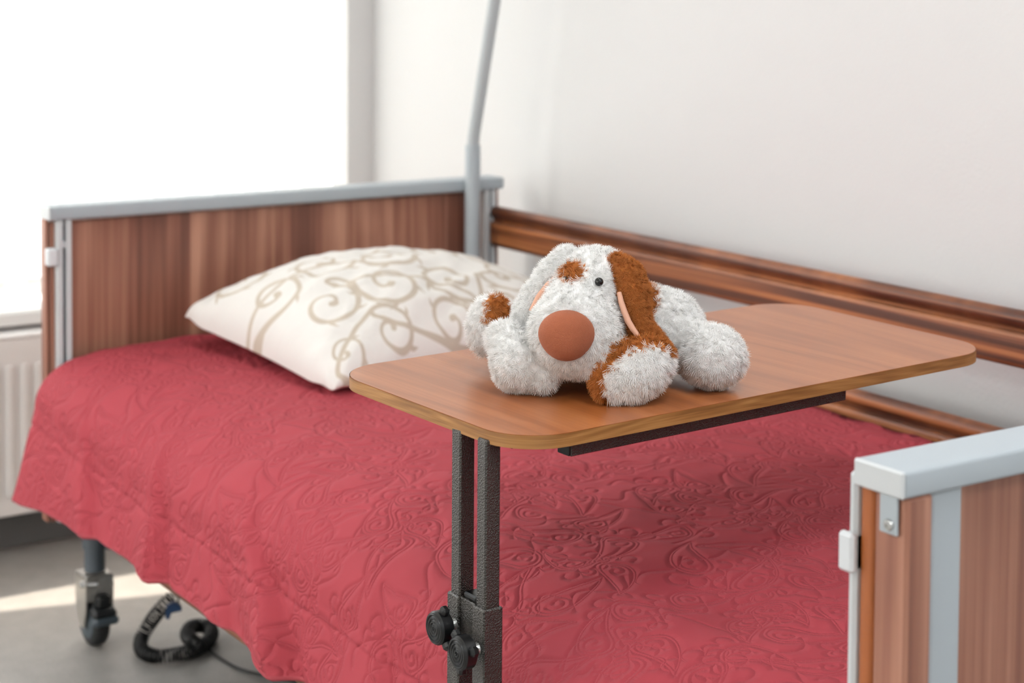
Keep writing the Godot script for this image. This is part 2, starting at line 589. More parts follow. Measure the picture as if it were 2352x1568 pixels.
func build_room() -> void:
	var w := 0.16
	var b := MB.new()
	b.box(Vector3((ROOM_LEFT + WALL_X) / 2, -0.05, (ROOM_FRONT + WALL_Z) / 2), Vector3(WALL_X - ROOM_LEFT + 2 * w, 0.1, ROOM_FRONT - WALL_Z + 0.6))
	structure("floor", b, mats.floor_vinyl, "grey speckled vinyl floor")
	b = MB.new()
	b.box(Vector3((ROOM_LEFT + WALL_X) / 2, CEILING_Y + 0.06, (ROOM_FRONT + WALL_Z) / 2), Vector3(WALL_X - ROOM_LEFT + 2 * w, 0.12, ROOM_FRONT - WALL_Z + 0.6))
	structure("ceiling", b, mats.ceiling_paint, "white plaster ceiling")
	b = MB.new()
	b.box(Vector3(WALL_X + w / 2, CEILING_Y / 2, (ROOM_FRONT + WALL_Z) / 2), Vector3(w, CEILING_Y, ROOM_FRONT - WALL_Z + 0.6))
	structure("wall_right", b, mats.wall_paint, "plain white painted wall beside the bed")
	# left wall; unseen second window added, its sunlit blind brightens near sides of things
	b = MB.new()
	var z0 := -0.1
	var z1 := 2.4
	var y0 := 0.85
	var y1 := 2.2
	var xl := ROOM_LEFT - w / 2
	var lo := WALL_Z - 0.3
	var hi := ROOM_FRONT + 0.3
	b.box(Vector3(xl, y0 / 2, (lo + hi) / 2), Vector3(w, y0, hi - lo))
	b.box(Vector3(xl, (y1 + CEILING_Y) / 2, (lo + hi) / 2), Vector3(w, CEILING_Y - y1, hi - lo))
	b.box(Vector3(xl, (y0 + y1) / 2, (lo + z0) / 2), Vector3(w, y1 - y0, z0 - lo))
	b.box(Vector3(xl, (y0 + y1) / 2, (z1 + hi) / 2), Vector3(w, y1 - y0, hi - z1))
	structure("wall_left", b, mats.wall_paint, "plain white painted wall with the added second window")
	b = MB.new()
	for y in [y0 + 0.025, y1 - 0.025]:
		b.box(Vector3(xl - 0.04, y, (z0 + z1) / 2), Vector3(0.06, 0.05, z1 - z0), 0.004)
	for z in [z0 + 0.025, (z0 + z1) / 2, z1 - 0.025]:
		b.box(Vector3(xl - 0.04, (y0 + y1) / 2, z), Vector3(0.06, y1 - y0 - 0.098, 0.05), 0.004)
	var added_win2 := structure("added_window_2", b, mats.white_gloss, "added white framed window in the left wall, out of view")
	for k in 2:
		b = MB.new()
		var half := (z1 - z0) / 2
		b.box(Vector3(xl - 0.04, (y0 + y1) / 2, z0 + half * (k + 0.5)), Vector3(0.006, y1 - y0 - 0.1, half - 0.055))
		part("pane", b, mats.pane_glass, added_win2)
	var rb := thing("added_roller_blind", Vector3(xl + 0.045, y1, (z0 + z1) / 2), "added white roller blind drawn down over the added window in the left wall", "window blind")  # added with its window as a broad soft light source
	b = MB.new()
	b.tube(PackedVector3Array([Vector3(0, -0.03, -(z1 - z0) / 2 + 0.01), Vector3(0, -0.03, (z1 - z0) / 2 - 0.01)]), 0.022, 16)
	part("roller", b, mats.white_gloss, rb)
	b = MB.new()
	var sp := PackedVector3Array()
	var su := PackedVector2Array()
	for r in 5:
		for c in 7:
			sp.append(Vector3(0.003 * sin(c * 1.3), -0.03 - (y1 - y0 - 0.06) * r / 4.0, lerpf(-(z1 - z0) / 2 + 0.02, (z1 - z0) / 2 - 0.02, c / 6.0)))
			su.append(Vector2(c / 6.0, r / 4.0))
	b.grid(sp, su, 5, 7)
	part("blind_cloth", b, mats.blind_fabric, rb)
	b = MB.new()
	b.box(Vector3(0, -(y1 - y0) + 0.03, 0), Vector3(0.012, 0.022, z1 - z0 - 0.04), 0.003)
	part("bottom_bar", b, mats.white_gloss, rb)
	b = MB.new()
	b.box(Vector3((ROOM_LEFT + WALL_X) / 2, CEILING_Y / 2, ROOM_FRONT + w / 2), Vector3(WALL_X - ROOM_LEFT, CEILING_Y, w))
	structure("wall_front", b, mats.wall_paint, "plain white painted wall")
	# window wall with its opening
	b = MB.new()
	var t := 0.26
	var zc := WALL_Z - t / 2
	b.box(Vector3((ROOM_LEFT + WALL_X) / 2, SILL_Y / 2 - 0.01, zc), Vector3(WALL_X - ROOM_LEFT, SILL_Y - 0.02, t))
	b.box(Vector3((ROOM_LEFT + WALL_X) / 2, (WINDOW_TOP + CEILING_Y) / 2, zc), Vector3(WALL_X - ROOM_LEFT, CEILING_Y - WINDOW_TOP, t))
	b.box(Vector3((ROOM_LEFT + WINDOW_LEFT) / 2, (SILL_Y + WINDOW_TOP) / 2 - 0.01, zc), Vector3(WINDOW_LEFT - ROOM_LEFT, WINDOW_TOP - SILL_Y + 0.02, t))
	b.box(Vector3((WALL_X + WINDOW_RIGHT) / 2, (SILL_Y + WINDOW_TOP) / 2 - 0.01, zc), Vector3(WALL_X - WINDOW_RIGHT, WINDOW_TOP - SILL_Y + 0.02, t))
	structure("wall_back", b, mats.wall_paint, "white window wall behind the headboard")
	# window: outer frame, mullions, panes
	var zf := -0.90
	b = MB.new()
	b.box(Vector3((WINDOW_LEFT + WINDOW_RIGHT) / 2, SILL_Y + 0.03, zf), Vector3(WINDOW_RIGHT - WINDOW_LEFT, 0.06, 0.06), 0.004)
	b.box(Vector3((WINDOW_LEFT + WINDOW_RIGHT) / 2, WINDOW_TOP - 0.03, zf), Vector3(WINDOW_RIGHT - WINDOW_LEFT, 0.06, 0.06), 0.004)
	var lights := 2
	var step := (WINDOW_RIGHT - WINDOW_LEFT - 0.06) / lights
	for k in lights + 1:
		b.box(Vector3(WINDOW_LEFT + 0.03 + k * step, (SILL_Y + WINDOW_TOP) / 2, zf), Vector3(0.06, WINDOW_TOP - SILL_Y - 0.118, 0.06), 0.004)
	var win := structure("window_1", b, mats.white_gloss, "wide white framed window behind vertical blinds")
	for k in lights:
		b = MB.new()
		b.box(Vector3(WINDOW_LEFT + 0.03 + (k + 0.5) * step, (SILL_Y + WINDOW_TOP) / 2, zf), Vector3(step - 0.062, WINDOW_TOP - SILL_Y - 0.122, 0.006))
		part("pane", b, mats.pane_glass, win)
	# window board
	b = MB.new()
	b.box(Vector3((WINDOW_LEFT + WINDOW_RIGHT) / 2, SILL_Y - 0.014, -0.765), Vector3(WINDOW_RIGHT - WINDOW_LEFT, 0.034, 0.21), 0.006)
	structure("trim_1", b, mats.white_gloss, "white window board over the radiator")
	# dark coved skirting where the vinyl turns up the walls
	b = MB.new()
	b.box(Vector3((ROOM_LEFT + WALL_X) / 2, 0.036, WALL_Z + 0.004), Vector3(WALL_X - ROOM_LEFT, 0.072, 0.008), 0.002)
	structure("baseboard_back", b, mats.coving, "dark grey coved skirting under the radiator")
	b = MB.new()
	b.box(Vector3(WALL_X - 0.004, 0.036, (ROOM_FRONT + WALL_Z) / 2 + 0.01), Vector3(0.008, 0.072, ROOM_FRONT - WALL_Z - 0.02), 0.002)
	structure("baseboard_right", b, mats.coving, "dark grey coved skirting beside the bed")

func build_fill_panel(at: Vector3, energy: float, label: String) -> void:  # unseen panels, added to fill the room with soft light
	var o := thing("added_fill_panel", at, label, "added fill light", "added fill light panels")
	var b := MB.new()
	for s in 4:
		var a := s * PI / 2
		b.box(Vector3(cos(a), 0, sin(a)) * 0.305 + Vector3(0, -0.012, 0), Vector3(0.02 if s % 2 == 0 else 0.63, 0.024, 0.63 if s % 2 == 0 else 0.59), 0.002)
	part("frame", b, mats.white_gloss, o)
	b = MB.new()
	b.box(Vector3(0, -0.008, 0), Vector3(0.588, 0.008, 0.588))
	var g := StandardMaterial3D.new()
	g.resource_name = "fill_diffuser"
	g.albedo_color = Color(0.95, 0.95, 0.95)
	g.emission_enabled = true
	g.emission = Color(0.97, 0.985, 1.0)
	g.emission_energy_multiplier = 5.0
	part("diffuser", b, g, o)
	var l := AreaLight3D.new()
	l.name = "fill_light"
	l.area_size = Vector2(0.56, 0.56)
	l.light_color = Color(0.97, 0.985, 1.0)
	l.light_energy = energy
	l.area_range = 9.0
	l.area_attenuation = 2.0
	l.shadow_enabled = true
	l.position = Vector3(0, -0.03, 0)
	l.rotation = Vector3(-PI / 2, 0, 0)
	o.add_child(l)

func build_blind(left: float, right: float, label: String) -> void:
	var o := thing("vertical_blind", Vector3(0, WINDOW_TOP, -0.785), label, "window blind")
	var b := MB.new()
	b.box(Vector3((left + right) / 2, -0.022, 0), Vector3(right - left - 0.01, 0.036, 0.04), 0.003)
	part("headrail", b, mats.white_gloss, o)
	# one slat: a gently curved strip of cloth with a weighted hem
	var tall := WINDOW_TOP - SILL_Y - 0.075
	b = MB.new()
	var pts := PackedVector3Array()
	var uvs := PackedVector2Array()
	for r in 6:
		for k in 9:
			var t := k / 8.0 * 2 - 1
			pts.append(Vector3(t * 0.0445, -tall * r / 5.0, 0.004 * (1 - t * t)))
			uvs.append(Vector2(k / 8.0, r / 5.0))
	b.grid(pts, uvs, 6, 9, true)
	b.box(Vector3(0, -tall + 0.012, 0.0022), Vector3(0.084, 0.022, 0.0016), 0.0005)      # weight in the hem
	var slat := b.commit()
	var x := right - 0.05
	var k2 := 0
	while x > left + 0.04:
		var s := put_mesh("slat", slat, mats.blind_fabric, o)
		s.position = Vector3(x, -0.042, 0)
		s.rotation.y = deg_to_rad(9.0 + 3.0 * sin(k2 * 2.1))
		x -= 0.0785
		k2 += 1

func build_radiator() -> void:
	var zf := -0.615
	var left := -1.5
	var right := 0.62
	var top := 0.492
	var bot := 0.098
	var o := thing("radiator", Vector3((left + right) / 2, 0, zf), "white panel radiator with pressed channels under the window board", "radiator")
	var wide := right - left
	var b := MB.new()
	# front sheet with raised ridges between pressed channels
	var pitch := 0.0335
	var n := int(wide / pitch)
	b.box(Vector3(0, (top + bot) / 2, -0.006), Vector3(wide, top - bot, 0.012), 0.003)
	var body := part("front_panel", b, mats.radiator_enamel, o)
	b = MB.new()
	var hgt := top - bot - 0.10
	b.box(Vector3(0, 0, 0.004), Vector3(0.019, hgt, 0.010), 0.0045)
	var ridge := b.commit()
	for k in n:
		var r := put_mesh("ridge", ridge, mats.radiator_enamel, body)
		r.position = Vector3(-wide / 2 + (k + 0.5) * pitch, (top + bot) / 2 - 0.006, 0)
	b = MB.new()
	b.box(Vector3(0, (top + bot) / 2, -0.07), Vector3(wide, top - bot, 0.012), 0.003)
	part("rear_panel", b, mats.radiator_enamel, o)
	b = MB.new()
	b.box(Vector3(0, top + 0.004, -0.037), Vector3(wide + 0.004, 0.008, 0.080), 0.003)
	part("top_grille", b, mats.radiator_enamel, o)
	for s: float in [-1.0, 1.0]:
		b = MB.new()
		b.box(Vector3(s * (wide / 2 + 0.002), (top + bot) / 2, -0.038), Vector3(0.006, top - bot, 0.078), 0.002)
		part("side_cover", b, mats.radiator_enamel, o)
		b = MB.new()
		b.box(Vector3(s * wide * 0.38, bot + 0.15, -0.0845), Vector3(0.04, 0.2, 0.017))
		part("wall_bracket", b, mats.radiator_enamel, o)

# ---------------------------------------------------------------- bed

func rounded_poly(hx: float, hy: float, r: float, seg := 4) -> PackedVector2Array:
	var p := PackedVector2Array()
	for q in 4:
		var c := Vector2(hx - r, hy - r)
		if q == 1 or q == 2:
			c.x = -c.x
		if q >= 2:
			c.y = -c.y
		for k in seg + 1:
			var a := (q + float(k) / seg) * PI / 2
			p.append(c + Vector2(cos(a), sin(a)) * r)
	return p

func along_x(at: Vector3) -> Transform3D:   # section x -> world z, y -> world y, pushed along +x
	return Transform3D(Basis(Vector3(0, 0, -1), Vector3(0, 1, 0), Vector3(1, 0, 0)), at)

func build_bed() -> void:
	var o := thing("care_bed", Vector3(0.51, 0, 1.05), "care bed with walnut head and foot boards and grey top rails", "bed")
	var at := -o.position
	var b := MB.new()
	# --- headboard
	b.box(Vector3(0.509, 0.542, -0.034), Vector3(1.000, 0.572, 0.024), 0.002)
	var head := part("headboard", b, mats.walnut_upright, o)
	head.position = at
	cap(head, Vector3(0.0, 0.8455, -0.031), 1.018, 0.025, 0.062)
	for s in 2:
		guide_profile(head, s)
	# edge strips of the board
	for x in [0.0035, 1.0145]:
		b = MB.new()
		b.box(Vector3(x, 0.545, -0.034), Vector3(0.007, 0.577, 0.026), 0.003)
		part("edge_strip", b, mats.walnut_upright, head)
	# --- footboard
	b = MB.new()
	b.box(Vector3(0.505, 0.553, 2.1395), Vector3(0.874, 0.58, 0.024), 0.002)
	var foot := part("footboard", b, mats.walnut_upright, o)
	foot.position = at
	cap(foot, Vector3(-0.008, 0.855, 2.14), 1.032, 0.0245, 0.0605)
	for s: float in [-1.0, 1.0]:
		var cx := 0.508 + s * 0.508
		# end stile of solid look with a rounded inner edge
		b = MB.new()
		b.box(Vector3(cx - s * 0.017, 0.553, 2.148), Vector3(0.033, 0.58, 0.041), 0.0035)
		part("end_stile", b, mats.walnut_upright, foot)
		b = MB.new()
		b.extrude(rounded_poly(0.0165, 0.0095, 0.007), Transform3D(Basis(Vector3(1, 0, 0), Vector3(0, 0, -1), Vector3(0, 1, 0)), Vector3(cx - s * 0.0175, 0.263, 2.1182)), 0.58)
		part("edge_strip", b, mats.edge_band, foot)
		# grey upright on the outer side
		b = MB.new()
		b.extrude(rounded_poly(0.021, 0.011, 0.006), Transform3D(Basis(Vector3(1, 0, 0), Vector3(0, 0, -1), Vector3(0, 1, 0)), Vector3(cx - s * 0.0555, 0.263, 2.1525)), 0.579)
		part("upright", b, mats.grey_profile, foot)
		# rail guide on the side of the mattress
		b = MB.new()
		b.box(Vector3(cx - s * 0.008, 0.562, 2.1035), Vector3(0.020, 0.58, 0.010), 0.003)
		part("rail_guide", b, mats.pale_profile, foot)
		# screw tab under the cap
		b = MB.new()
		b.box(Vector3(cx + s * 0.0025, 0.826, 2.1495), Vector3(0.003, 0.036, 0.0215), 0.001)
		var tab := part("screw_tab", b, mats.grey_profile, foot)
		b = MB.new()
		b.lathe(PackedVector2Array([Vector2(0.0055, 0), Vector2(0.0055, 0.001), Vector2(0.0045, 0.0028), Vector2(0.0016, 0.0032), Vector2(0.0013, 0.002), Vector2(0, 0.002)]), Transform3D(Basis(Vector3(0, -s, 0) * 1.0, Vector3(s, 0, 0), Vector3(0, 0, 1)), Vector3(cx + s * 0.004, 0.8165, 2.151)), 18)
		part("screw", b, mats.screw_steel, tab)
		# release latch of the side rail
		b = MB.new()
		b.box(Vector3(cx + s * 0.0045, 0.7795, 2.1015), Vector3(0.009, 0.036, 0.019), 0.003)
		b.box(Vector3(cx - s * 0.002, 0.7795, 2.1020), Vector3(0.012, 0.034, 0.013), 0.002)
		part("latch", b, mats.white_plastic, foot)
	# --- side rails: raised at the wall, lowered at the near side
	rail(o, at, 0.997, 0.7095, 0.796)
	rail(o, at, 0.997, 0.524, 0.609)
	rail(o, at, 0.014, 0.289, 0.374, 0.10)
	# --- frame under the mattress, mattress
	b = MB.new()
	for x in [0.12, 0.9]:
		b.box(Vector3(x, 0.31, 1.05), Vector3(0.05, 0.05, 2.08), 0.004)
	for z in [0.12, 0.7, 1.3, 1.98]:
		b.box(Vector3(0.51, 0.31, z), Vector3(0.74, 0.04, 0.04), 0.004)
	b.box(Vector3(0.51, 0.345, 1.05), Vector3(0.88, 0.02, 2.04), 0.004)
	part("mattress_base", b, mats.leg_grey, o).position = at
	b = MB.new()
	b.box(Vector3(0.53, 0.438, 1.05), Vector3(0.80, 0.164, 2.02), 0.06)
	part("mattress", b, mats.mattress_cloth, o).position = at
	# --- under-carriage, legs, castors
	for z in [-0.02, 2.12]:
		b = MB.new()
		b.box(Vector3(0.51, 0.212, z), Vector3(0.80, 0.045, 0.035), 0.004)
		part("cross_beam", b, mats.leg_grey, o).position = at
	for p in [Vector3(0.098, 0, -0.03), Vector3(0.92, 0, -0.03), Vector3(0.098, 0, 2.12), Vector3(0.92, 0, 2.12)]:
		leg_and_castor(o, at + p)
	# --- lifting pole in its socket behind the pillow
	b = MB.new()
	b.tube(PackedVector3Array([Vector3(0.922, 0.30, 0.022), Vector3(0.922, 0.935, 0.022)]), 0.0165, 24)
	part("pole_socket", b, mats.grey_profile, o).position = at
	b = MB.new()
	b.tube(PackedVector3Array([Vector3(0.922, 0.90, 0.022), Vector3(0.922, 0.935, 0.022), Vector3(0.9225, 0.955, 0.0245), Vector3(0.924, 0.985, 0.030), Vector3(0.93, 1.10, 0.052), Vector3(0.947, 1.42, 0.113), Vector3(0.955, 1.6, 0.16), Vector3(0.94, 1.72, 0.26), Vector3(0.88, 1.76, 0.45), Vector3(0.80, 1.77, 0.75)]), 0.0133, 20)
	part("lifting_pole", b, mats.pole_grey, o).position = at

func cap(parent: Node, at: Vector3, length: float, tall: float, deep: float) -> void:
	var b := MB.new()
	b.extrude(rounded_poly(deep / 2, tall / 2, 0.004), along_x(at + Vector3(0.004, 0, 0)), length - 0.008)
	var c := part("cap_rail", b, mats.grey_profile, parent)
	for s in 2:
		b = MB.new()
		b.box(at + Vector3(0.0025 if s == 0 else length - 0.0025, 0, 0), Vector3(0.005, tall, deep), 0.002)
		part("end_cap", b, mats.pale_profile, parent)
	c.set_meta("label", "grey lacquered top rail")

func guide_profile(head: Node, s: int) -> void:
	# slotted metal upright in which the side rails run
	var x0 := 0.018 if s == 0 else 1.0
	var dir := 1.0 if s == 0 else -1.0
	var b := MB.new()
	b.box(Vector3(x0 + dir * 0.0055, 0.545, -0.0135), Vector3(0.011, 0.574, 0.019), 0.0015)
	b.box(Vector3(x0 + dir * 0.0225, 0.545, -0.0135), Vector3(0.011, 0.574, 0.019), 0.0015)
	b.box(Vector3(x0 + dir * 0.014, 0.545, -0.0205), Vector3(0.026, 0.574, 0.004))
	var g := part("guide_profile", b, mats.pale_profile, head)
	b = MB.new()
	b.box(Vector3(x0 + dir * 0.014, 0.54, -0.0175), Vector3(0.0058, 0.56, 0.003))
	part("slot", b, mats.slot_dark, g)
	b = MB.new()
	b.box(Vector3(x0 + dir * 0.014, 0.785, -0.0125), Vector3(0.0055, 0.012, 0.010), 0.001)
	part("slider", b, mats.white_plastic, g)
	b = MB.new()
	b.box(Vector3(0.0065 if s == 0 else 1.0115, 0.764, -0.006), Vector3(0.019, 0.033, 0.020), 0.003)
	part("latch", b, mats.white_plastic, head)

# moulded wooden side rail: bead on top, groove, broad lower face with a rounded bottom
func rail(o: Node, at: Vector3, x: float, y0: float, y1: float, z0 := -0.004) -> void:
	var h := y1 - y0
	var p := PackedVector2Array()
	var t := 0.011
	p.append(Vector2(t, 0.004)); p.append(Vector2(t, h - 0.006)); p.append(Vector2(t - 0.003, h - 0.001)); p.append(Vector2(t - 0.006, h))
	for k in 7:     # bead
		var a := PI / 2 + PI * (k + 0.5) / 7.5
		p.append(Vector2(-0.002 + cos(a) * 0.010, h - 0.0125 + sin(a) * 0.0125))
	p.append(Vector2(-0.003, h - 0.0275)); p.append(Vector2(-0.003, h - 0.031))
	for k in 5:     # shoulder of the lower face
		var a := PI / 2 + PI / 2 * k / 4.0
		p.append(Vector2(-0.006 + cos(a) * 0.006, h - 0.040 + sin(a) * 0.008))
	p.append(Vector2(-0.0115, h * 0.32)); p.append(Vector2(-0.011, 0.010))
	for k in 4:
		var a := PI + PI / 2 * (k + 0.5) / 4.0
		p.append(Vector2(-0.004 + cos(a) * 0.007, 0.0075 + sin(a) * 0.0075))
	var q := PackedVector2Array()
	for v in p:
		q.append(Vector2(v.x, v.y))
	var b := MB.new()
	b.extrude(q, Transform3D(Basis.IDENTITY, Vector3(x, y0, z0)), 2.094 - z0, 55.0)
	part("side_rail", b, mats.walnut_rail, o).position = at

func leg_and_castor(o: Node, at: Vector3) -> void:
	var b := MB.new()
	b.tube(PackedVector3Array([Vector3(0, 0.148, 0), Vector3(0, 0.20, 0)]), 0.020, 20)
	b.tube(PackedVector3Array([Vector3(0, 0.192, 0), Vector3(0, 0.262, 0)]), 0.024, 20)
	var leg := part("leg", b, mats.leg_grey, o)
	leg.position = at
	# castor: pressed fork, wheel, brake pedal
	var c := MB.new()
	var cheek := PackedVector2Array([Vector2(-0.030, 0.142), Vector2(-0.036, 0.125), Vector2(-0.030, 0.075), Vector2(-0.012, 0.042), Vector2(0.010, 0.042), Vector2(0.022, 0.075), Vector2(0.026, 0.125), Vector2(0.022, 0.142)])
	for s: float in [-1.0, 1.0]:
		c.extrude(reversed_poly(cheek), Transform3D(Basis(Vector3(0, 0, 1), Vector3(0, 1, 0), Vector3(-1, 0, 0)), Vector3(s * 0.026 + 0.0015, 0, 0)), 0.003)
	c.box(Vector3(0, 0.141, -0.004), Vector3(0.055, 0.006, 0.058), 0.002)
	c.box(Vector3(0, 0.118, 0.020), Vector3(0.050, 0.050, 0.004), 0.0015)
	var castor := part("castor", c, mats.zinc, o)
	castor.position = at
	b = MB.new()
	var prof := PackedVector2Array([Vector2(0.012, -0.016), Vector2(0.036, -0.016), Vector2(0.044, -0.015), Vector2(0.049, -0.010), Vector2(0.050, 0), Vector2(0.049, 0.010), Vector2(0.044, 0.015), Vector2(0.036, 0.016), Vector2(0.012, 0.016)])
	b.lathe(prof, Transform3D(Basis(Vector3(0, 1, 0), Vector3(-1, 0, 0), Vector3(0, 0, 1)), Vector3(0, 0.0505, -0.004)), 36)
	part("tyre", b, mats.black_rubber, castor)
	b = MB.new()
	b.lathe(PackedVector2Array([Vector2(0, -0.021), Vector2(0.012, -0.021), Vector2(0.034, -0.017), Vector2(0.034, 0.017), Vector2(0.012, 0.021), Vector2(0, 0.021)]), Transform3D(Basis(Vector3(0, 1, 0), Vector3(-1, 0, 0), Vector3(0, 0, 1)), Vector3(0, 0.0505, -0.004)), 28)
	part("hub", b, mats.brake_grey, castor)
	b = MB.new()
	b.tube(PackedVector3Array([Vector3(-0.034, 0.128, 0.012), Vector3(-0.004, 0.128, 0.026)]), 0.006, 12)
	part("bolt", b, mats.screw_steel, castor)
	b = MB.new()
	b.box(Vector3(0.004, 0.094, 0.030), Vector3(0.026, 0.024, 0.02), 0.004)
	b.box(Vector3(0.002, 0.075, 0.038), Vector3(0.046, 0.018, 0.030), 0.005, Basis(Vector3.RIGHT, 0.3))
	var br := part("brake_lever", b, mats.black_rubber, castor)
	b = MB.new()
	b.box(Vector3(0.003, 0.062, 0.046), Vector3(0.050, 0.016, 0.022), 0.005, Basis(Vector3.RIGHT, 0.3))
	part("brake_pedal", b, mats.brake_grey, br)

func reversed_poly(p: PackedVector2Array) -> PackedVector2Array:
	var q := p.duplicate()
	if Geometry2D.is_polygon_clockwise(q):
		q.reverse()
	return q

# ---------------------------------------------------------------- bedspread

func spread_point(z: float, s: float, fn: FastNoiseLite) -> Vector3:
	# s runs 0..1 from the wall side over the top to the hem on the near side
	var k := smoothstep(0.0, 0.5, z)
	var top := 0.583 - 0.012 * smoothstep(0.0, 0.9, z) - 0.012 * smoothstep(1.0, 2.0, z)
	var xs := lerpf(0.13, 0.245, k)            # where the top begins to fall
	var xb := lerpf(-0.030, -0.012, k)         # where the side hangs
	var yb := lerpf(0.485, 0.440, k)
	var hem_x := lerpf(-0.074, -0.040, smoothstep(0.04, 0.55, z)) - 0.008 * smoothstep(0.9, 1.2, z)
	var hem_y := lerpf(0.322, 0.340, smoothstep(0.0, 0.2, z))
	var xr := 0.968
	var p: Vector3
	var fall := 0.0
	if s < 0.04:                                # tucked down beside the wall rail
		p = Vector3(xr + 0.004 * (1.0 - s / 0.04), top - 0.09 * pow(1.0 - s / 0.04, 2.0), z)
	elif s < 0.64:
		var t := (s - 0.04) / 0.60
		p = Vector3(lerpf(xr, xs, t), top - 0.010 * pow(1.0 - minf(t / 0.06, 1.0), 2.0), z)
		p.y += 0.010 * sin(PI * clampf(t, 0.0, 1.0)) - 0.002
	elif s < 0.82:                              # rounded shoulder
		var t := (s - 0.64) / 0.18
		var a := t * PI / 2
		p = Vector3(lerpf(xs, xb, pow(sin(a), 0.92)), lerpf(yb, top - 0.002, pow(cos(a), 0.85)), z)
		fall = 0.35 * t * t
	else:
		var t := (s - 0.82) / 0.18
		p = Vector3(lerpf(xb, hem_x, t), lerpf(yb, hem_y, t), z)
		fall = 0.35 + 0.65 * t
	# hanging folds: (place of the crease at the hem, lean along z per metre of height, depth, width)
	for f in [[0.345, -0.75, 0.014, 0.045], [0.615, -0.62, 0.023, 0.050], [1.075, -1.45, 0.028, 0.065], [1.36, -0.9, 0.012, 0.06], [1.62, -0.8, 0.016, 0.07], [0.86, -0.5, 0.006, 0.05]]:
		var zc: float = f[0] + f[1] * (p.y - hem_y)
		var d: float = (z - zc) / f[3]
		var saw := 0.0
		if d < 0.0:
			saw = exp(-d * d * 0.45) * 1.0
		else:
			saw = exp(-d * d * 14.0) * 1.35 - 0.35 * exp(-pow(d - 0.5, 2.0) * 4.0)
		var reach := clampf(fall * 1.25, 0.0, 1.0)
		p.x -= f[2] * saw * reach
	# the straight seam above the hem
	p.x += 0.0030 * exp(-pow((s - 0.853) / 0.0045, 2.0))
	# a soft hollow on the top near the foot and small unevenness everywhere
	var nx := fn.get_noise_2d(p.x * 100.0, z * 100.0 + s * 40.0)
	p.y += nx * 0.005 * (1.0 - fall)
	p.x += nx * 0.006 * fall
	p.y += -0.016 * exp(-(pow((p.x - 0.22) / 0.06, 2.0) + pow((z - 1.66) / 0.10, 2.0)))
	return p

func build_bedspread() -> void:
	var fn := noise2(61, 0.07, 3)
	var rows := 230
	var cols := 150
	var pts := PackedVector3Array()
	var uvs := PackedVector2Array()
	var base := Vector3(0.5, 0.34, 1.06)
	for r in rows:
		var z := lerpf(0.014, 2.088, float(r) / (rows - 1))
		var run := 0.0
		var prev := Vector3.ZERO
		for c in cols:
			var p := spread_point(z, float(c) / (cols - 1), fn)
			if c > 0:
				run += p.distance_to(Vector3(prev.x, prev.y, p.z))
			prev = p
			pts.append(p - base)
			uvs.append(Vector2(run * 2.0, z * 2.0))
	var b := MB.new()
	b.grid(pts, uvs, rows, cols, true)
	# thickness: an inner skin and the bound hem
	var inner := PackedVector3Array()
	for i in pts.size():
		inner.append(pts[i] - b.n[i] * 0.004)
	b.grid(inner, uvs, rows, cols, false)
	var o := thing("bedspread", base, "quilted dusky red bedspread hanging over the near side of the bed", "bedspread")
	var m := mat("quilted_cloth", Color(0.625, 0.24, 0.275), 0.8)
	m.rim_enabled = true
	m.metallic_specular = 0.3
	m.rim = 0.12
	m.rim_tint = 0.8
	m.heightmap_enabled = true
	m.heightmap_texture = img_tex(quilt_height(1024, 0.5))
	m.heightmap_scale = 0.27
	part("quilted_cover", b, m, o)
	# rolled hem along the near side and the head end
	var hem := PackedVector3Array()
	for r in rows:
		hem.append(pts[r * cols + cols - 1])
	var h := MB.new()
	h.tube(hem, 0.0042, 8)
	var hm := mat("hem_cloth", Color(0.62, 0.235, 0.27), 0.8)
	part("hem", h, hm, o)
	var seam := PackedVector3Array()
	for c in range(int(cols * 0.05), cols):
		seam.append(pts[c])
	h = MB.new()
	h.tube(seam, 0.004, 8)
	part("hem", h, hm, o)

# ---------------------------------------------------------------- pillow

func stamp(im: Image, c: Vector2, r: float, col: Color) -> void:
	var w := im.get_width()
	var h := im.get_height()
	for y in range(int(c.y - r), int(c.y + r) + 2):
		for x in range(int(c.x - r), int(c.x + r) + 2):
			if x >= 0 and y >= 0 and x < w and y < h:
				var a := clampf(r - Vector2(x, y).distance_to(c) + 0.5, 0.0, 1.0)
				if a > 0.0:
					im.set_pixel(x, y, im.get_pixel(x, y).lerp(col, a))

func scroll(im: Image, c: Vector2, r0: float, turn: float, hand: float, turns: float, col: Color) -> void:
	var n := 150
	for k in n:
		var t := float(k) / (n - 1)
		var a := turn + hand * t * TAU * turns
		var rad := r0 * pow(1.0 - t, 0.85) + r0 * 0.10
		var w := lerpf(r0 * 0.10, r0 * 0.06, t)
		if t > 0.93:
			w *= 1.9
		stamp(im, c + Vector2(cos(a), sin(a)) * rad, w, col)
	# leaves on the outer side of the stem
	for q in [0.06, 0.20, 0.36]:
		var t: float = q
		var a := turn + hand * t * TAU * turns
		var rad := r0 * pow(1.0 - t, 0.85) + r0 * 0.10
		var p := c + Vector2(cos(a), sin(a)) * rad
		var out := Vector2(cos(a), sin(a)).rotated(-hand * 0.7)
		for lobe: float in [-0.55, 0.25]:
			var d := out.rotated(lobe * hand)
			for j in 14:
				var s := j / 13.0
				stamp(im, p + d * r0 * 0.42 * s + d.orthogonal() * hand * r0 * 0.17 * s * s, r0 * 0.13 * (1.0 - s * 0.85) * (0.45 + 1.3 * s * (1.0 - s)), col)

